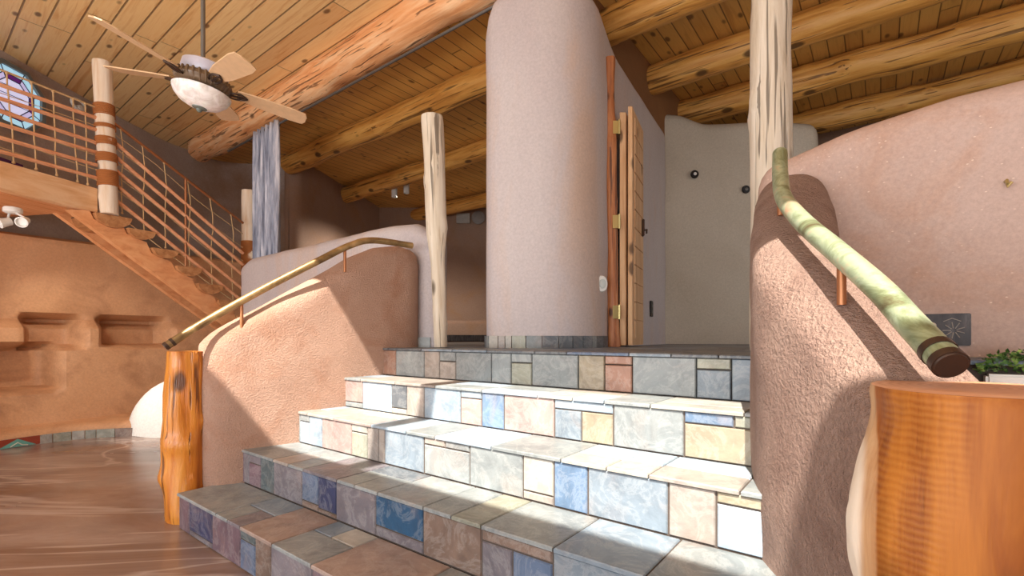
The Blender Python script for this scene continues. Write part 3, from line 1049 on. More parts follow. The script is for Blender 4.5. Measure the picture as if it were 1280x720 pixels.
struct('baseboard_tower', bm, MT['tile'], 'row of slate tiles round the foot of the tower', smooth=False)
# tile skirting of the nook wall end
bm, _, _ = skirting([st(2.47, -3.05), st(2.48, -2.75), st(2.585, -2.64), st(2.695, -2.72)], [(0, .08, PAL['slate']), (.08, .15, PAL['brown']), (.15, .25, PAL['slate']), (.25, .36, PAL['gray'])], 0.075, 0.012, ZL)
struct('baseboard_nook', bm, MT['tile'], 'slate skirting tiles at the end of the nook wall', smooth=False)

# ================================================================== LOG BEAMS
def viga(s, t0, t1, r, mat, label, z=3.77, seed=0.0, rough=0.08):
    return log('log_beam', st(s, t0, z), st(s, t1, z), r, r * 0.96, mat, label, 'beam', None, rough=rough, seed=seed, knots=10, bend=0.02, step=0.08, seg=28)
TW_T = -1.85
viga(2.88, -8.2, 3.2, 0.175, MT['viga_pale'], 'thick pale log beam beside the ceiling fan, sunlit and nearest', 3.87, seed=1.1, rough=0.14)
viga(3.9, -7.5, 3.4, 0.155, MT['viga'], 'log beam above the curtain rod, running behind the tower to the upper right', seed=2.3)
viga(5.4, -8.3, -2.12, 0.145, MT['viga'], 'shaded log beam seen directly behind the top of the short pale post', seed=3.7)
viga(7.3, -9.0, -2.12, 0.14, MT['viga'], 'farthest small log beam left of the tower above the wall vent', seed=4.2)
viga(5.0, -2.0, 3.8, 0.15, MT['viga'], 'log beam crossing behind the tall post near its top', seed=5.9)
viga(6.0, -2.0, 3.9, 0.16, MT['viga'], 'log beam with knots just above the pale recess wall', seed=6.4)
viga(7.2, -2.0, 4.0, 0.15, MT['viga'], 'dark log beam lowest in view along the flecked right wall', seed=7.7)

# ================================================================== LOG POSTS
log('log_post', (1.404, 2.62, ZL), (1.408, 2.62, 3.98), 0.108, 0.098, MT['grey_log'], 'tall weathered log post at the top of the right stair wall', 'post', rough=0.07, seed=0.7, knots=6, bend=0.015, step=0.04)
log('log_post', at(549.5, 434, 3.46), at(540, 145, 3.46), 0.05, 0.078, MT['grey_log'], 'short free standing pale log post on the landing left of the tower', 'post', rough=0.08, seed=1.9, knots=5, bend=0.012, step=0.04,
    rad=lambda f: 0.046 + 0.012 * f if f < 0.38 else lin([0.38, 0.5, 1.0], [0.052, 0.072, 0.079], f))
log('log_post', at(312, 425, 5.98), at(311.5, 239, 5.98), 0.085, 0.088, MT['white_log'], 'pale log newel at the foot of the loft stairs beside the curtain', 'post', rough=0.03, seed=2.2, knots=2, step=0.06)
b = bpy.data.objects['log_post.002']
def rope_wrap(P0, P1, f0, f1, r, parent, mat):
    bm = bmesh.new()
    P0, P1 = Vector(P0), Vector(P1)
    n = max(3, int((P1 - P0).length * abs(f1 - f0) / 0.012))
    pts = []; 
    ax = (P1 - P0).normalized(); e1 = ax.orthogonal().normalized(); e2 = ax.cross(e1)
    for i in range(n * 14 + 1):
        a = 2 * math.pi * i / 14
        f = f0 + (f1 - f0) * i / (n * 14)
        pts.append(P0.lerp(P1, f) + (e1 * math.cos(a) + e2 * math.sin(a)) * r)
    tube(bm, pts, 0.0065, 5)
    return obj('rope_wrap', bm, mat, parent)
rope_wrap(at(312, 425, 5.98), at(311.5, 239, 5.98), 0.30, 0.66, 0.09, b, MT['rope_dark'])

NP0, NP1 = at(137, 268, 4.62), at(127, 78, 4.62)
newel = log('newel_post', NP0, NP1, 0.072, 0.078, MT['white_log'], 'pale loft newel post wrapped with bands of brown rope', 'post', rough=0.03, seed=3.1, knots=2, step=0.05)
def fy(y): return (268 - y) / (268 - 78)
for y0, y1 in ((234, 215), (204, 193), (183, 173), (162, 157), (146, 132)):
    rope_wrap(NP0, NP1, fy(y0), fy(y1), 0.08, newel, MT['rope_dark'])

# left newel of the tiled stair: knotty honey log
ln = log('log_newel', (-1.856, 2.73, 0.0), (-1.85, 2.735, 0.945), 0.107, 0.102, MT['honey_log'], 'knotty honey coloured log newel at the left foot of the tiled stairs', 'post', rough=0.22, seed=5.5, knots=9, bend=0.012, step=0.025)
# right newel: big carved stump
def stump():
    bm = bmesh.new(); rings = []; seg = 64; H = 0.935; n = 60
    for i in range(n + 1):
        f = i / n; z = H * f
        ring = []
        for k in range(seg):
            a = 2 * math.pi * k / seg
            r = 0.158 + 0.012 * (1 - f)
            r *= 1 + 0.035 * noise.noise(Vector((math.cos(a) * 1.2, math.sin(a) * 1.2, z * 1.1)))
            left = max(0, math.cos(a - math.radians(165))) ** 3
            r += left * (0.030 * math.exp(-((z - 0.68) / 0.13) ** 2) - 0.014 * math.exp(-((z - 0.88) / 0.06) ** 2) + 0.006 * noise.noise(Vector((a * 6, 3, z * 14))))
            if f > 0.985: r -= 0.004
            ring.append(bm.verts.new((r * math.cos(a), r * math.sin(a), z)))
        rings.append(ring)
    for i in range(n):
        for k in range(seg):
            j = (k + 1) % seg
            bm.faces.new((rings[i][k], rings[i][j], rings[i + 1][j], rings[i + 1][k]))
    bm.faces.new(rings[0][::-1]); bm.faces.new(rings[-1])
    return bm
so = obj('stump_newel', stump(), MT['stump'])
so.location = (0.795, 0.815, 0)
tag(so, 'thick carved orange stump at the right foot of the tiled stairs', 'post', None, 'thing')
bm = bmesh.new()
lathe(bm, [(0.150, 0.9352), (0.146, 0.938), (0.10, 0.9385), (0.004, 0.9385)], 48)
for v in bm.verts:
    a = math.atan2(v.co.y, v.co.x)
    k = 1 + 0.035 * noise.noise(Vector((math.cos(a) * 1.2, math.sin(a) * 1.2, 1.03)))
    v.co.x *= k; v.co.y *= k
tc = obj('sawn_top', bm, MT['end'], None)
tc.parent = so
# ================================================================== HANDRAILS
def gold():
    m = M('aged_brass_pipe', 0.4, 0.5)
    n1 = m.noise(m.coords(), 9, 5, 0.6, 0.6)
    m.col(m.ramp(n1, [(0.3, rgb(104, 78, 50)), (0.5, rgb(146, 118, 76)), (0.7, rgb(190, 156, 108))]))
    return m.mat
MT['gold'] = gold()
def handrail(label, pts, r, brackets, mat):
    h = thing('handrail', label, 'handrail', pts[0])
    bm = bmesh.new()
    P = smooth_path(pts, 0.02)
    tube(bm, P, r, 20)
    obj('pipe', bm, mat, h)
    d = (P[1] - P[0]).normalized()
    bm = bmesh.new()
    tube(bm, [P[0] + d * 0.03, P[0] + d * 0.045], r * 1.07, 20)
    tube(bm, [P[0] - d * 0.003, P[0] + d * 0.012], r * 1.05, 20)
    obj('collar', bm, MT['bronze'], h)
    bm = bmesh.new()
    tube(bm, [P[0] - d * 0.006, P[0] - d * 0.0032], [r * 0.9, r * 0.96], 20)
    obj('end_cap', bm, MT['bronze'], h)
    for q, zb in brackets:
        q = Vector(q)
        bm = bmesh.new()
        tube(bm, [q + Vector((0, 0, -r * 0.8)), (q.x, q.y, zb)], 0.010, 10)
        obj('bracket', bm, MT['copper'], h)
    return h
rp = [at(1187, 455, 0.80), at(1142, 408, 0.90), at(1100, 362, 1.0), at(1048, 316, 1.15), at(1003, 277, 1.36), at(980, 248, 1.56), at(975.5, 222, 1.68), at(975, 192, 1.80)]
handrail('green patinated pipe handrail above the right stair wall', rp, 0.0255, [(at(1052, 320, 1.14), 1.10), (rp[6], 1.45)], MT['patina'])
lp = [at(207, 433, 2.55), at(262, 399, 2.68), at(330, 361, 2.85), at(398, 326, 3.02), at(437, 307, 3.16), at(466, 300.5, 3.26), at(515, 307, 3.46)]
handrail('slim aged brass pipe handrail above the left stair wall', lp, 0.0215, [(at(302, 377, 2.78), 1.08), (at(431, 310, 3.14), 1.45)], MT['gold'])

# ================================================================== LOFT PLATFORM AND STAIRS
loft = thing('loft_platform', 'pine loft platform with a pale beam edge at upper left', 'platform', (-4.0, 4.4, 2.2))
fa, fb = Vector((-4.30, 3.0, 0)), Vector((-3.95, 4.58, 0))
fd = (fb - fa).normalized(); fn = Vector((fd.y, -fd.x, 0))
bm = bmesh.new()
hexa(bm, [(fa + Vector((0, 0, 2.215))), (fb + Vector((0, 0, 2.215))), (fb - fn * .09 + Vector((0, 0, 2.215))), (fa - fn * .09 + Vector((0, 0, 2.215)))],
     [(fa + Vector((0, 0, 2.445))), (fb + Vector((0, 0, 2.445))), (fb - fn * .09 + Vector((0, 0, 2.445))), (fa - fn * .09 + Vector((0, 0, 2.445)))])
bmesh.ops.recalc_face_normals(bm, faces=bm.faces)
bmesh.ops.bevel(bm, geom=list(bm.edges), offset=0.006, segments=2, affect='EDGES')
obj('edge_beam', bm, MT['fascia'], loft)
bm = bmesh.new()
nb = 8
for i in range(nb):
    a = fa - fn * (.095 + i * 0.155); c = fb - fn * (.095 + i * 0.155)
    a2 = a - fn * 0.148; c2 = c - fn * 0.148
    hexa(bm, [Vector((p.x, p.y, 2.235)) for p in (a, c, c2, a2)], [Vector((p.x, p.y, 2.42)) for p in (a, c, c2, a2)])
bmesh.ops.recalc_face_normals(bm, faces=bm.faces)
obj('deck_boards', bm, MT['stringer'], loft, smooth=False)

def on_line(px, A, B):
    r = (px - 640) / F
    d = B - A
    lam = (r * A.y - A.x) / (d.x - r * d.y)
    return A + d * lam
def stairpt(px, py, A=Vector((-3.91, 4.6, 0)), B=Vector((-3.22, 5.85, 0))):
    q = on_line(px, A, B)
    return at(px, py, q.y)
# loft railing
lr = thing('loft_railing', 'wood rail and rope net railing along the loft edge', 'railing', (-4.0, 4.4, 2.45))
def loftpt(px, py):
    q = on_line(px, Vector((-4.16, 3.9, 0)), Vector((-3.95, 4.55, 0)))
    return at(px, py, q.y)
for y0, y1 in ((106, 147), (123, 162), (139, 178), (155, 190), (172, 206), (189, 222)):
    bm = bmesh.new()
    a, c = loftpt(-40, y0 - (y1 - y0) * 40 / 119), loftpt(122, y1 + (y1 - y0) * 3 / 119)
    tube(bm, [a, c], 0.0185, 8, flat=0.7)
    obj('rail', bm, MT['rail_wood'], lr)
bm = bmesh.new()
tube(bm, [loftpt(-40, 71), loftpt(122, 135)], 0.009, 8)
obj('top_cable', bm, MT['rope'], lr)
def rope(pts, parent, r=0.0058, name='rope'):
    bm = bmesh.new()
    P = smooth_path(pts, 0.05)
    P = [p + Vector((0.006 * noise.noise(p * 9), 0.006 * noise.noise(p * 9 + Vector((5, 0, 0))), 0)) for p in P]
    tube(bm, P, r, 6)
    for i in (0, len(P) - 1):
        bmesh.ops.create_icosphere(bm, subdivisions=1, radius=r * 2.4, matrix=Matrix.Translation(P[i]))
    return obj(name, bm, MT['rope'], parent)
for x0, x1 in ((9, 17), (39, 45), (66, 71), (91, 97), (106, 110)):
    ya = 87 + 47 * x0 / 119 + 1; yb = 198 + 35 * x1 / 119
    rope([loftpt(x0, ya), loftpt(x0 + 2, ya + 35), loftpt(x1 - 2, ya + 70), loftpt(x1, yb)], lr)
for k, y0 in enumerate((113, 133, 150, 168, 181)):
    rope([loftpt(-20, y0 - 4), loftpt(40, y0 + 17), loftpt(80, y0 + 31), loftpt(120, y0 + 44)], lr, 0.0035, 'net_line')

# wooden stairs to the loft
ws = thing('wooden_staircase', 'open wooden stairs with half log treads up to the loft', 'stairs', (-3.4, 6.0, ZL))
TRD = [(118, 163, 270), (159, 193, 288), (190, 221, 312), (220, 251, 334), (246, 277, 356), (272, 301, 376), (296, 322, 395)]
back = Vector((-0.42, 0.24, 0))
def stringer(off, name_mat):
    low = [(88, 262), (130, 293), (170, 323), (210, 352), (250, 382), (285, 407), (322, 434)]
    top = []
    for x0, x1, y in reversed(TRD):
        top.append(stairpt((x0 + x1) / 2 + 10, y + 15)); top.append(stairpt((x0 + x1) / 2 + 2, y + 12)); top.append(stairpt(x0 + 2, y + 4)); top.append(stairpt(x0 - 3, y - 6))
    top = [p for p in top]
    bm = bmesh.new()
    bot = [stairpt(p, lin([q[0] for q in low], [q[1] for q in low], p)) for p in range(88, 323, 6)]
    poly = bot + [stairpt(322, 402)] + top + [stairpt(128, 262)]
    if off.length > 0.1:                                  # the far stringer is a narrower board
        for i in range(len(bot)): poly[i] = poly[i] + Vector((0, 0, 0.075))
    plate(bm, [p + off for p in poly], Vector((-0.055, 0.02, 0)))
    return obj('stringer', bm, name_mat, ws, smooth=False)
stringer(Vector((-0.02, 0.0, 0)), MT['stringer'])
stringer(back, MT['stringer'])
for x0, x1, y in TRD:
    a = stairpt(x0, y); c = stairpt(x1, y)
    w = (c - a); half = w.length / 2
    dirw = w.normalized(); dirw.z = 0; dirw.normalize()
    ctr = (a + c) / 2
    ctr.z = EYE - (y - HOR) / F * ctr.y
    fwd = Vector((dirw.y, -dirw.x, 0))
    bm = bmesh.new()
    prof = [(-half, 0), (half, 0)] + [(half * math.cos(g), -half * 0.78 * math.sin(g)) for g in [math.pi * i / 12 for i in range(1, 12)]]
    ringA, ringB = [], []
    for u_, z_ in prof:
        wv = 1 + 0.06 * noise.noise(Vector((u_ * 20, z_ * 20, y)))
        p = ctr + dirw * u_ * wv + Vector((0, 0, z_ * wv))
        ringA.append(bm.verts.new(p + fwd * 0.035)); ringB.append(bm.verts.new(p - fwd * 0.50))
    bm.faces.new(ringA); bm.faces.new(ringB[::-1])
    for i in range(len(prof)):
        j = (i + 1) % len(prof)
        bm.faces.new((ringA[j], ringA[i], ringB[i], ringB[j]))
    bmesh.ops.recalc_face_normals(bm, faces=bm.faces)
    obj('tread', bm, MT['halflog'], ws, smooth=False)

sr = thing('stair_railing', 'sloping wood and rope railing of the loft stairs', 'railing', (-3.8, 5.0, 2.3))
for (xa, ya, xb, yb) in ((140, 175, 304, 317), (140, 192, 304, 331), (140, 209, 304, 344), (140, 227, 304, 362), (140, 246, 304, 377)):
    bm = bmesh.new()
    tube(bm, [stairpt(xa, ya), stairpt(xb, yb)], 0.018, 8, flat=0.7)
    obj('rail', bm, MT['rail_wood'], sr)
bm = bmesh.new()
tube(bm, [stairpt(140, 152), stairpt(304, 279)], 0.014, 8)
obj('top_rail', bm, MT['copper'], sr)
bm = bmesh.new()
tube(bm, [stairpt(232, 224), stairpt(232, 336)], 0.013, 8)
obj('baluster', bm, MT['copper'], sr)
for x in (153, 180, 207, 237, 265, 291):
    yt = 152 + (x - 140) * 127 / 164
    yb = 256 + (x - 140) * 0.80
    rope([stairpt(x - 2, yt), stairpt(x + 1, yt + 30), stairpt(x - 1, yt + 65), stairpt(x, yb)], sr, 0.005)
for k in range(6):
    o_ = 14 + k * 17
    rope([stairpt(141, 152 + o_), stairpt(190, 190 + o_ - 2), stairpt(250, 237 + o_ + 2), stairpt(303, 278 + o_)], sr, 0.0032, 'net_line')
rope([stairpt(141, 263), stairpt(200, 309), stairpt(302, 384)], sr, 0.005, 'net_line')

# octagonal stained glass window in the left wall
def octa(r, k=0.0): return [(r * math.cos(math.pi / 8 + i * math.pi / 4), r * math.sin(math.pi / 8 + i * math.pi / 4)) for i in range(8)]
WC = Vector((-5.285, 5.06, 3.56))
def wp(a, b, d=0.0): return Vector((WC.x + d, WC.y + a, WC.z + b))
win = bpy.data.objects.new('window_1', None); win.location = WC; COL.objects.link(win)
tag(win, 'octagonal stained glass window behind the loft railing', None, None, 'structure')
bm = bmesh.new()
o_, i_ = octa(0.36), octa(0.315)
for k in range(8):
    j = (k + 1) % 8
    hexa(bm, [wp(*o_[k]), wp(*o_[j]), wp(*i_[j]), wp(*i_[k])], [wp(*o_[k], .05), wp(*o_[j], .05), wp(*i_[j], .05), wp(*i_[k], .05)])
bmesh.ops.recalc_face_normals(bm, faces=bm.faces)
obj('window_frame', bm, colour('grey_window_frame', rgb(120, 132, 136)), win, smooth=False)
def pane(poly, c, emit):
    bm = bmesh.new()
    plate(bm, [wp(a, b, 0.012) for a, b in poly], Vector((0.008, 0, 0)))
    return obj('pane', bm, colour('stained_glass', c, 0.2, emit), win, smooth=False)
i2 = octa(0.24)
for k in range(8):
    j = (k + 1) % 8
    pane([i_[k], i_[j], i2[j], i2[k]], rgb(170, 214, 236), 0.9)
i3 = octa(0.185)
for k in range(8):
    j = (k + 1) % 8
    pane([i2[k], i2[j], i3[j], i3[k]], rgb(92, 34, 110) if k % 2 else rgb(206, 200, 246), 0.7)
pane(i3, rgb(214, 216, 250), 0.8)
bm = bmesh.new()
for k in range(8):
    tube(bm, [wp(*i_[k], .022), wp(*i2[k], .022), wp(*i3[k], .022)], 0.005, 5)
    for ring in (i2, i3):
        tube(bm, [wp(*ring[k], .022), wp(*ring[(k + 1) % 8], .022)], 0.005, 5)
for b_ in (-0.09, 0.0, 0.09):
    tube(bm, [wp(-.16, b_, .022), wp(.16, b_ + .02, .022)], 0.0035, 5)
obj('lead_came', bm, MT['plate'], win)
# folded colourful textile in the loft below the window
bm = bmesh.new()
box(bm, (-5.05, 4.70, 2.62), (0.3, 0.42, 0.30), bevel=0.05)
tag(obj('textile_bundle', bm, colour('purple_red_textile', rgb(96, 50, 110), 0.9)), 'purple bundle on the loft floor below the octagonal window', 'bundle')

# ring on the wall by the ceiling (smoke alarm base)
bm = bmesh.new()
ctr = Vector((-5.24, 5.80, 3.84))
pts = [ctr + Vector((0.0, 0.09 * math.cos(a), 0.055 * math.sin(a))) for a in [2 * math.pi * i / 24 for i in range(25)]]
tube(bm, pts, 0.016, 8)
ring = obj('wall_ring', bm, MT['white_paint'])
tag(ring, 'small white ring fitting high on the wall under the pine ceiling', 'fitting')
bm = bmesh.new()
tube(bm, [ctr + Vector((-0.06, 0.02, -0.03)), ctr + Vector((0.02, 0.02, -0.03))], 0.03, 12)
obj('hub', bm, MT['white_paint'], ring)

# spotlights under the loft
sp = thing('spotlight', 'white twin spotlight hanging under the loft platform', 'light', at(16, 264, 4.05))
base = at(16, 264, 4.05)
bm = bmesh.new()
lathe(bm, [(0.055, 0.03), (0.062, 0.02), (0.062, -0.01), (0.04, -0.022)], 24, base)
obj('base', bm, MT['white_paint'], sp)
for px, py, dx in ((5, 278, -0.3), (29, 277, 0.25)):
    hp = at(px, py, 3.98)
    hd = obj('lamp_head', lathe(bmesh.new(), [(0.012, 0.05), (0.03, 0.045), (0.036, 0.0), (0.044, -0.03), (0.036, -0.032), (0.030, -0.012), (0.002, -0.01)], 20, hp,
             Vector((-dx, 0.62, 0.3)).to_track_quat('Z', 'Y').to_matrix()), MT['white_paint'], sp)
    bm = bmesh.new(); tube(bm, [base + Vector((dx * 0.1, 0, -0.015)), hp + Vector((0, 0.03, 0.03))], 0.008, 8)
    obj('arm', bm, MT['white_paint'], sp)
    sl = bpy.data.lights.new('spot_lamp', 'SPOT')
    sl.energy = 150 if dx > 0 else 32
    sl.spot_size = math.radians(38 if dx > 0 else 70); sl.spot_blend = 0.7; sl.shadow_soft_size = 0.03; sl.color = (1.0, 0.93, 0.84)
    slo = bpy.data.objects.new('spot_lamp', sl)
    slo.location = hp + Vector((0, -0.02, -0.06))
    aim = Vector((-3.45, 4.95, 0.25)) if dx > 0 else Vector((-4.6, 5.2, 0.8))
    slo.rotation_euler = (aim - slo.location).to_track_quat('-Z', 'Y').to_euler()
    COL.objects.link(slo)

# ================================================================== CEILING FAN
FC = Vector((-2.06, 3.2, 2.70))
FT = Matrix.Rotation(math.radians(9), 3, 'Y')      # it hangs slightly askew
fan = thing('ceiling_fan', 'five bladed ceiling fan with a white glass bowl on a long rod', 'fan', FC)
bm = bmesh.new(); tube(bm, [FC + Vector((0, 0, 0.12)), (FC.x, FC.y, ZC - 0.0)], 0.014, 12)
lathe(bm, [(0.02, -0.10), (0.06, -0.05), (0.07, 0.0)], 20, (FC.x, FC.y, ZC))
obj('downrod', bm, MT['steel'], fan)
bm = bmesh.new(); lathe(bm, [(0.03, 0.16), (0.10, 0.15), (0.135, 0.13), (0.14, 0.09), (0.125, 0.06), (0.09, 0.05)], 32, FC, FT)
obj('motor_housing', bm, colour('silver_lilac_housing', rgb(206, 204, 218), 0.3), fan)
bm = bmesh.new()
lathe(bm, [(0.09, 0.06), (0.15, 0.05), (0.165, 0.02), (0.15, -0.01), (0.12, -0.03), (0.1, -0.04)], 32, FC, FT)
for k in range(28):
    a = 2 * math.pi * k / 28
    q = FC + FT @ Vector((math.cos(a) * 0.155, math.sin(a) * 0.155, 0.02))
    tube(bm, [q + Vector((0, 0, 0.035)), q + Vector((math.cos(a) * .008, math.sin(a) * .008, 0)), q + Vector((-math.cos(a) * .02, -math.sin(a) * .02, -0.035))], 0.008, 5)
obj('ornate_band', bm, colour('antique_bronze', rgb(110, 88, 66), 0.35), fan)
bm = bmesh.new()
lathe(bm, [(0.12, -0.03), (0.172, -0.042), (0.170, -0.055), (0.155, -0.085), (0.12, -0.12), (0.07, -0.143), (0.02, -0.15)], 36, FC, FT)
bw = obj('glass_bowl', bm, MT['bowl'], fan)
bm = bmesh.new()
lathe(bm, [(0.045, -0.143), (0.042, -0.152), (0.02, -0.158), (0.014, -0.172), (0.004, -0.178)], 20, FC, FT)
obj('finial', bm, colour('grey_green_finial', rgb(110, 118, 110), 0.35), bw)
BL = colour('beige_fan_blade', rgb(226, 188, 146), 0.45)
for k in range(5):
    a = math.radians(-38 + 72 * k)
    R = FT.to_4x4() @ Matrix.Rotation(a, 4, 'Z') @ Matrix.Rotation(math.radians(-13), 4, 'X')
    bm = bmesh.new()
    outl = [(0.20, -0.045), (0.30, -0.062), (0.56, -0.075), (0.63, -0.066), (0.645, -0.03), (0.645, 0.03), (0.63, 0.066), (0.56, 0.075), (0.30, 0.062), (0.20, 0.045)]
    plate(bm, [FC + (R @ Vector((x, y, 0.02))) for x, y in outl], Vector((0, 0, 0.008)))
    bl = obj('blade', bm, BL, fan, smooth=False)
    bm = bmesh.new()
    for sgn in (-1, 1):
        tube(bm, smooth_path([FC + (R @ Vector(p)) for p in ((0.13, 0.0, 0.0), (0.17, sgn * 0.03, 0.004), (0.22, sgn * 0.03, 0.012), (0.26, 0.0, 0.014))], 0.02), 0.007, 6)
    tube(bm, [FC + (R @ Vector((0.12, 0, -0.0))), FC + (R @ Vector((0.25, 0, 0.013)))], 0.008, 6)
    obj('blade_iron', bm, MT['bronze'], bl)

# ================================================================== CURTAIN AND ROD
zr = 3.505; sr_ = 2.77
rod = obj('curtain_rod', tube(bmesh.new(), [st(sr_, -6.6, zr), st(sr_, -2.12, zr)], 0.013, 10) and None or (lambda b: (tube(b, [st(sr_, -6.9, zr), st(sr_, -2.10, zr)], 0.013, 10), b)[1])(bmesh.new()), MT['steel'])
tag(rod, 'long grey steel curtain rod below the thick pale beam', 'curtain rod')
tcen = t_of(336, 2.80)
bm = bmesh.new()
NW, NZ = 90, 16
rows = []
for j in range(NZ + 1):
    z = zr + 0.035 - (zr - 1.60) * j / NZ
    row = []
    for i in range(NW + 1):
        f = i / NW
        w = 0.31 + 0.012 * j / NZ
        tt = tcen + (f - 0.5) * 2 * w
        ss = sr_ + 0.055 * math.sin(f * 2 * math.pi * 6.0 + 0.3 * math.sin(j * 0.35)) * (0.9 if j else 0.8)
        row.append(bm.verts.new(st(ss, tt, z)))
    rows.append(row)
for j in range(NZ):
    for i in range(NW):
        bm.faces.new((rows[j][i], rows[j][i + 1], rows[j + 1][i + 1], rows[j + 1][i]))
cur = obj('curtain', bm, MT['curtain'])
md = cur.modifiers.new('thickness', 'SOLIDIFY'); md.thickness = 0.004
tag(cur, 'gathered grey blue curtain hanging from the rod end', 'curtain')
for i in range(7):
    bm = bmesh.new()
    f = (i + 0.25) / 6.5
    if f > 1: break
    c = st(sr_, tcen + (f - 0.5) * 0.62, zr)
    pts = [c + AX * (0.024 * math.cos(a)) + Vector((0, 0, 0.024 * math.sin(a))) for a in [2 * math.pi * q / 14 for q in range(15)]]
    tube(bm, pts, 0.004, 5)
    obj('grommet', bm, MT['plate'], cur)

# ================================================================== DOOR, JAMB
log('log_jamb', at(766, 433.5, 3.70), at(763.5, 74, 3.70), 0.043, 0.04, MT['twig'], 'slim red brown log jamb at the tower corner carrying the door hinges', 'door jamb', rough=0.12, seed=4.4, knots=7, bend=0.01, step=0.03,
    rad=lambda f: lin([0, 0.06, 0.3, 0.5, 0.72, 0.9, 1], [0.055, 0.045, 0.042, 0.044, 0.043, 0.034, 0.042], f))
door = bpy.data.objects.new('door_1', None); door.location = at(776, 432, 3.72); COL.objects.link(door)
tag(door, 'folded pine plank door standing open, edge on, beside the tower', None, None, 'structure')
def leaf(px0, px1, Y, depth, dirv, ztop, planks_):
    z0 = ZL + 0.012
    A0 = at(px0, 430, Y); A1 = at(px1, 430, Y)
    A0.z = A1.z = z0
    d = Vector(dirv).normalized() * depth
    bm = bmesh.new()
    hexa(bm, [A0, A1, A1 + d, A0 + d], [p + Vector((0, 0, ztop - z0)) for p in (A0, A1, A1 + d, A0 + d)])
    bmesh.ops.recalc_face_normals(bm, faces=bm.faces)
    bmesh.ops.bevel(bm, geom=list(bm.edges), offset=0.004, segments=1, affect='EDGES')
    lf = obj('door_leaf', bm, MT['door'], door, smooth=False)
    if planks_:
        nrm = Vector((d.y, -d.x, 0)).normalized()
        bm = bmesh.new()
        n = 12
        for i in range(n):
            za = z0 + 0.05 + (ztop - z0 - 0.1) * i / n + 0.006; zb = z0 + 0.05 + (ztop - z0 - 0.1) * (i + 1) / n - 0.006
            q0 = A1 + d * 0.18; q1 = A1 + d * 0.92
            hexa(bm, [q0 - nrm * .005 + Vector((0, 0, za - z0)), q1 - nrm * .005 + Vector((0, 0, za - z0)), q1 - nrm * .005 + Vector((0, 0, zb - z0)), q0 - nrm * .005 + Vector((0, 0, zb - z0))],
                 [q0 + nrm * .006 + Vector((0, 0, za - z0)), q1 + nrm * .006 + Vector((0, 0, za - z0)), q1 + nrm * .006 + Vector((0, 0, zb - z0)), q0 + nrm * .006 + Vector((0, 0, zb - z0))])
        bmesh.ops.recalc_face_normals(bm, faces=bm.faces)
        obj('panel_boards', bm, MT['door'], lf, smooth=False)
    return lf
leaf(774.5, 782.5, 3.72, 0.46, (0.46, 1, 0), EYE + (422 - 140) / F * 3.72, False)
lf2 = leaf(785, 790.5, 3.70, 0.50, (0.46, 1, 0), EYE + (422 - 134) / F * 3.72, True)
for py in (159, 277, 390):
    hz = at(769, py, 3.66)
    bm = bmesh.new()
    box(bm, hz + Vector((0.006, 0, 0)), (0.05, 0.006, 0.10), bevel=0.002)
    tube(bm, [hz + Vector((0.03, -0.008, -0.055)), hz + Vector((0.03, -0.008, 0.055))], 0.008, 8)
    obj('hinge', bm, MT['brass'], door)
hh = at(803.5, 285, 4.06)
bm = bmesh.new()
box(bm, hh, (0.02, 0.05, 0.14), bevel=0.004)
tube(bm, [hh + Vector((0, 0, -0.02)), hh + Vector((0.03, -0.02, -0.02)), hh + Vector((0.022, -0.03, -0.05))], 0.008, 8)
obj('door_handle', bm, MT['bronze'], lf2)

# ================================================================== WALL FITTINGS
def disc(name, label, cat, c, nrm, r, h, mat, asp=1.0, hole=None):
    q = Vector(nrm).to_track_quat('Z', 'Y').to_matrix()
    m = q @ Matrix.Diagonal((1, asp, 1))
    o = obj(name, lathe(bmesh.new(), [(r, 0), (r, h * 0.7), (r * 0.9, h), (r * 0.02, h)], 24, c, m), mat)
    tag(o, label, cat)
    if hole:
        obj(hole[0], lathe(bmesh.new(), [(r * hole[1], h * 0.9), (r * hole[1], h * 1.25), (r * hole[1] * .8, h * 1.35), (0.001, h * 1.35)], 16, c, m), hole[2], o)
    return o
disc('thermostat', 'white oval thermostat on the tower corner near the log jamb', 'thermostat', at(750.5, 355, 3.545), (0.45, -1, 0), 0.05, 0.025, MT['white_paint'], 1.25, ('dial', 0.55, colour('cool_white', rgb(210, 218, 214), 0.3)))
disc('wall_socket', 'round dark socket at the left on the pale recess wall', 'socket', at(868, 218, 5.455), (0, -1, 0), 0.045, 0.02, MT['black'], 1.0, ('centre_plug', 0.4, MT['white_paint']))
disc('wall_socket', 'round dark socket on the pale recess wall beside the tall post', 'socket', at(932, 237, 5.41), (0.05, -1, 0), 0.045, 0.02, MT['black'], 1.0, ('centre_plug', 0.4, MT['steel']))
# outlet on the tower side
oc = at(814.5, 386, 4.838)
bm = bmesh.new()
sd = Vector((0.505, 0.863, 0)); sn = Vector((0.863, -0.505, 0))
box(bm, oc, (0.09, 0.012, 0.16), Matrix((sd, -sn, Vector((0, 0, 1)))).transposed(), 0.004)
ot = tag(obj('outlet', bm, MT['black']), 'dark double outlet low on the tower side right of the door', 'outlet')
for dz in (0.03, -0.03):
    bm = bmesh.new(); box(bm, oc + sn * 0.006 + Vector((0, 0, dz)), (0.03, 0.008, 0.03), Matrix((sd, -sn, Vector((0, 0, 1)))).transposed(), 0.003)
    obj('socket_face', bm, MT['steel'], ot)
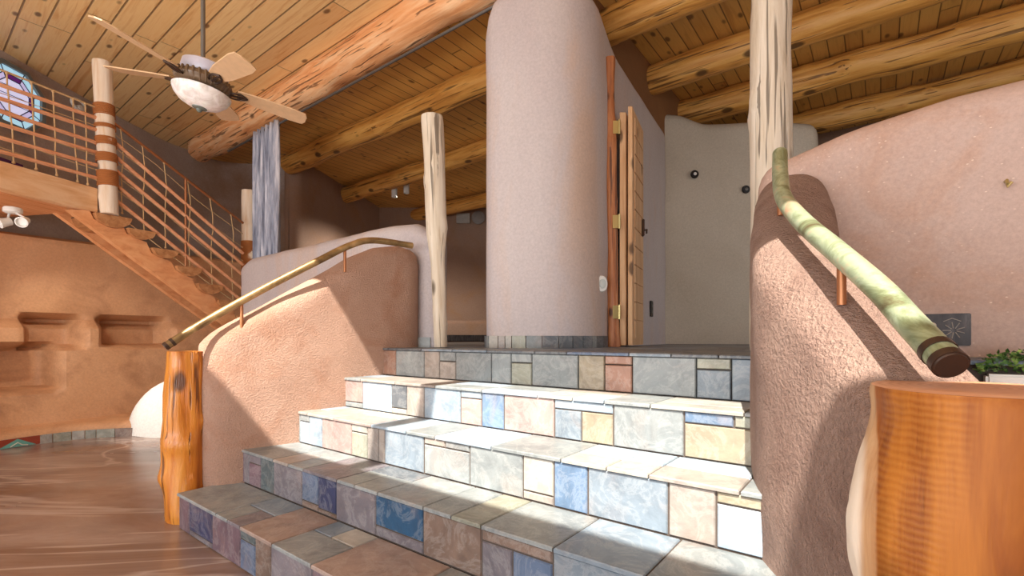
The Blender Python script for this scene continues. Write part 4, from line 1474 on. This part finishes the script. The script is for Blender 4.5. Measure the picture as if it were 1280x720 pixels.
# switch plate on the flecked wall
RU = Matrix((UX, AX, Vector((0, 0, 1)))).transposed()
def on_right(px, py, s=2.475):
    return at(px, py, on_s(px, s))
pc = on_right(1181.5, 412)
sw = thing('switch_plate', 'dark bronze plate with an etched flower on the flecked wall', 'plate', pc)
pw = (on_right(1213, 412) - on_right(1150, 412)).length
bm = bmesh.new(); box(bm, pc, (pw, 0.014, 0.122), RU, 0.003)
obj('plate', bm, MT['plate'], sw)
bm = bmesh.new()
fc = on_right(1192, 413) - AX * 0.009
for k in range(9):
    a = math.radians(20 + 40 * k)
    tube(bm, [fc + UX * math.cos(a) * .008 + Vector((0, 0, math.sin(a) * .008)), fc + UX * math.cos(a) * .032 + Vector((0, 0, math.sin(a) * .032))], 0.0018, 5)
tube(bm, [fc + UX * -0.03 + Vector((0, 0, .034)), fc + UX * -0.005 + Vector((0, 0, .046)), fc + UX * .02 + Vector((0, 0, .034))], 0.0016, 5)
obj('etched_flower', bm, colour('pale_etching', rgb(170, 160, 150)), sw)
kq = on_right(1165, 407) - AX * 0.008
m_ = (-AX).to_track_quat('Z', 'Y').to_matrix()
obj('knob', lathe(bmesh.new(), [(0.011, 0), (0.012, 0.008), (0.008, 0.014), (0.001, 0.015)], 16, kq, m_), colour('cream_knob', rgb(220, 210, 190)), sw)
hk = on_right(1257, 227)
bm = bmesh.new()
tube(bm, [hk + AX * 0.02, hk - AX * 0.02, hk - AX * 0.03 + Vector((0, 0, -0.015)), hk - AX * 0.025 + Vector((0, 0, -0.025)), hk - AX * 0.03 + UX * 0.012 + Vector((0, 0, -0.01))], 0.005, 8)
tag(obj('wall_hook', bm, MT['brass']), 'small brass hook alone high on the flecked right wall', 'hook')

# far wall vent and plate, track light
vc = at(579, 273, 10.7)
bm = bmesh.new(); box(bm, vc, (0.30, 0.06, 0.22), bevel=0.01)
for k in range(5):
    box(bm, vc + Vector((0, -0.035, -0.07 + 0.035 * k)), (0.22, 0.012, 0.012))
tag(obj('wall_vent', bm, colour('grey_vent', rgb(190, 184, 176))), 'square white vent high on the far wall left of the tower', 'vent')
disc('wall_plate', 'round grey plate high on the far wall next to the vent', 'plate', at(598, 272, 10.72), (0, -1, 0), 0.15, 0.03, colour('grey_plate', rgb(150, 142, 136)))
tl = thing('track_light', 'track light with two white cans under the beams behind the short post', 'light', at(490, 228, 8.6))
bm = bmesh.new(); a_, b2 = at(455, 241, 8.9), at(530, 217, 8.3)
tube(bm, [a_, b2], 0.012, 8)
tube(bm, [a_, (a_.x, a_.y, 3.94)], 0.008, 6); tube(bm, [b2, (b2.x, b2.y, 3.94)], 0.008, 6)
obj('track', bm, MT['steel'], tl)
for px, py in ((493, 241), (508, 236)):
    c = at(px, py, 8.55)
    bm = bmesh.new(); lathe(bm, [(0.03, 0.10), (0.05, 0.085), (0.05, -0.08), (0.04, -0.08), (0.035, -0.03), (0.002, -0.03)], 18, c)
    tube(bm, [c + Vector((0, 0, 0.09)), c + Vector((0, 0, 0.16))], 0.008, 6)
    obj('lamp_head', bm, MT['white_paint'], tl)
    sl = bpy.data.lights.new('track_lamp', 'SPOT')
    sl.energy = 170; sl.spot_size = 2.6; sl.spot_blend = 0.8; sl.shadow_soft_size = 0.04; sl.color = (1.0, 0.9, 0.78)
    slo = bpy.data.objects.new('track_lamp', sl)
    slo.location = c + Vector((0, 0, -0.1)); COL.objects.link(slo)

# decorated tile in the bench skirting
d0 = 0.0
dt = thing('painted_tile', 'painted red and turquoise tile in the bench skirting', 'tile', (0, 0, 0))
lq = min((abs((640 + F * bpos(q / 100)[0].x / bpos(q / 100)[0].y) - 20), q / 100) for q in range(60, 240))[1]
p_, n_ = bpos(lq); tdir = Vector((-n_.y, n_.x, 0))
c0 = p_ + n_ * 0.016
dt.location = c0
def onT(a, z, o=0.0): return c0 + tdir * a + n_ * o + Vector((0, 0, z))
bm = bmesh.new(); plate(bm, [onT(-.16, .004), onT(.16, .004), onT(.16, .085), onT(-.16, .085)], n_ * 0.004)
obj('tile_face', bm, colour('red_glaze', rgb(156, 66, 44), 0.3), dt, smooth=False)
bm = bmesh.new(); plate(bm, [onT(-.13, .006, .0045), onT(.13, .006, .0045), onT(0, .08, .0045)], n_ * 0.002)
obj('triangle', bm, colour('turquoise_glaze', rgb(110, 170, 156), 0.3), dt, smooth=False)
bm = bmesh.new(); tube(bm, [onT(-.05, .012, .008), onT(0, .045, .008), onT(.03, .02, .008), onT(.07, .012, .008)], 0.005, 5)
obj('motif', bm, colour('cream_glaze', rgb(226, 216, 196), 0.3), dt)

# ================================================================== PLANTER
pY = 1.45
pl = thing('planter', 'white planter of small green leaves on the ledge behind the stump', 'plant', at(1290, 485, pY))
pc = at(1292, 472, pY); pc.z = 0.0
bm = bmesh.new()
z0 = 0.857; zt = EYE - (471 - HOR) / F * (pY - 0.05)
wd = Matrix((UX, AX, Vector((0, 0, 1)))).transposed()
cen = at(1295, 472, pY + 0.03)
box(bm, (cen.x, cen.y, (z0 + zt) / 2), (0.235, 0.11, zt - z0), wd, 0.008)
pot = obj('pot', bm, MT['white_paint'], pl)
bm = bmesh.new()
random.seed(3)
for i in range(620):
    q = Vector((random.uniform(-0.13, 0.13), random.uniform(-0.07, 0.07), 0))
    hgt = 0.078 * (1 - (q.x / 0.16) ** 2) * random.uniform(0.05, 1.0)
    base = Vector((cen.x, cen.y, zt)) + UX * q.x + AX * q.y + Vector((0, 0, hgt))
    d = Vector((random.gauss(0, 1) + q.x * 6, random.gauss(0, 1) + q.y * 6, random.uniform(-0.1, 1.2))).normalized()
    s_ = d.orthogonal().normalized(); s_.rotate(Quaternion(d, random.uniform(0, 6.28)))
    ln_ = random.uniform(0.012, 0.022); w_ = ln_ * 0.38
    nn = d.cross(s_)
    v = [bm.verts.new(base + p) for p in (Vector((0, 0, 0)), d * ln_ * .5 + s_ * w_ + nn * .002, d * ln_, d * ln_ * .5 - s_ * w_ + nn * .002)]
    bm.faces.new((v[0], v[1], v[2])); bm.faces.new((v[0], v[2], v[3]))
def leaf_mat():
    m = M('small_green_leaf', 0.5)
    n = m.noise(m.coords(), 45, 2)
    m.col(m.ramp(n, [(0.35, rgb(34, 66, 30)), (0.5, rgb(74, 116, 50)), (0.66, rgb(150, 172, 84))]))
    return m.mat
fo = obj('foliage', bm, leaf_mat(), pl)
fo['kind'] = 'stuff'
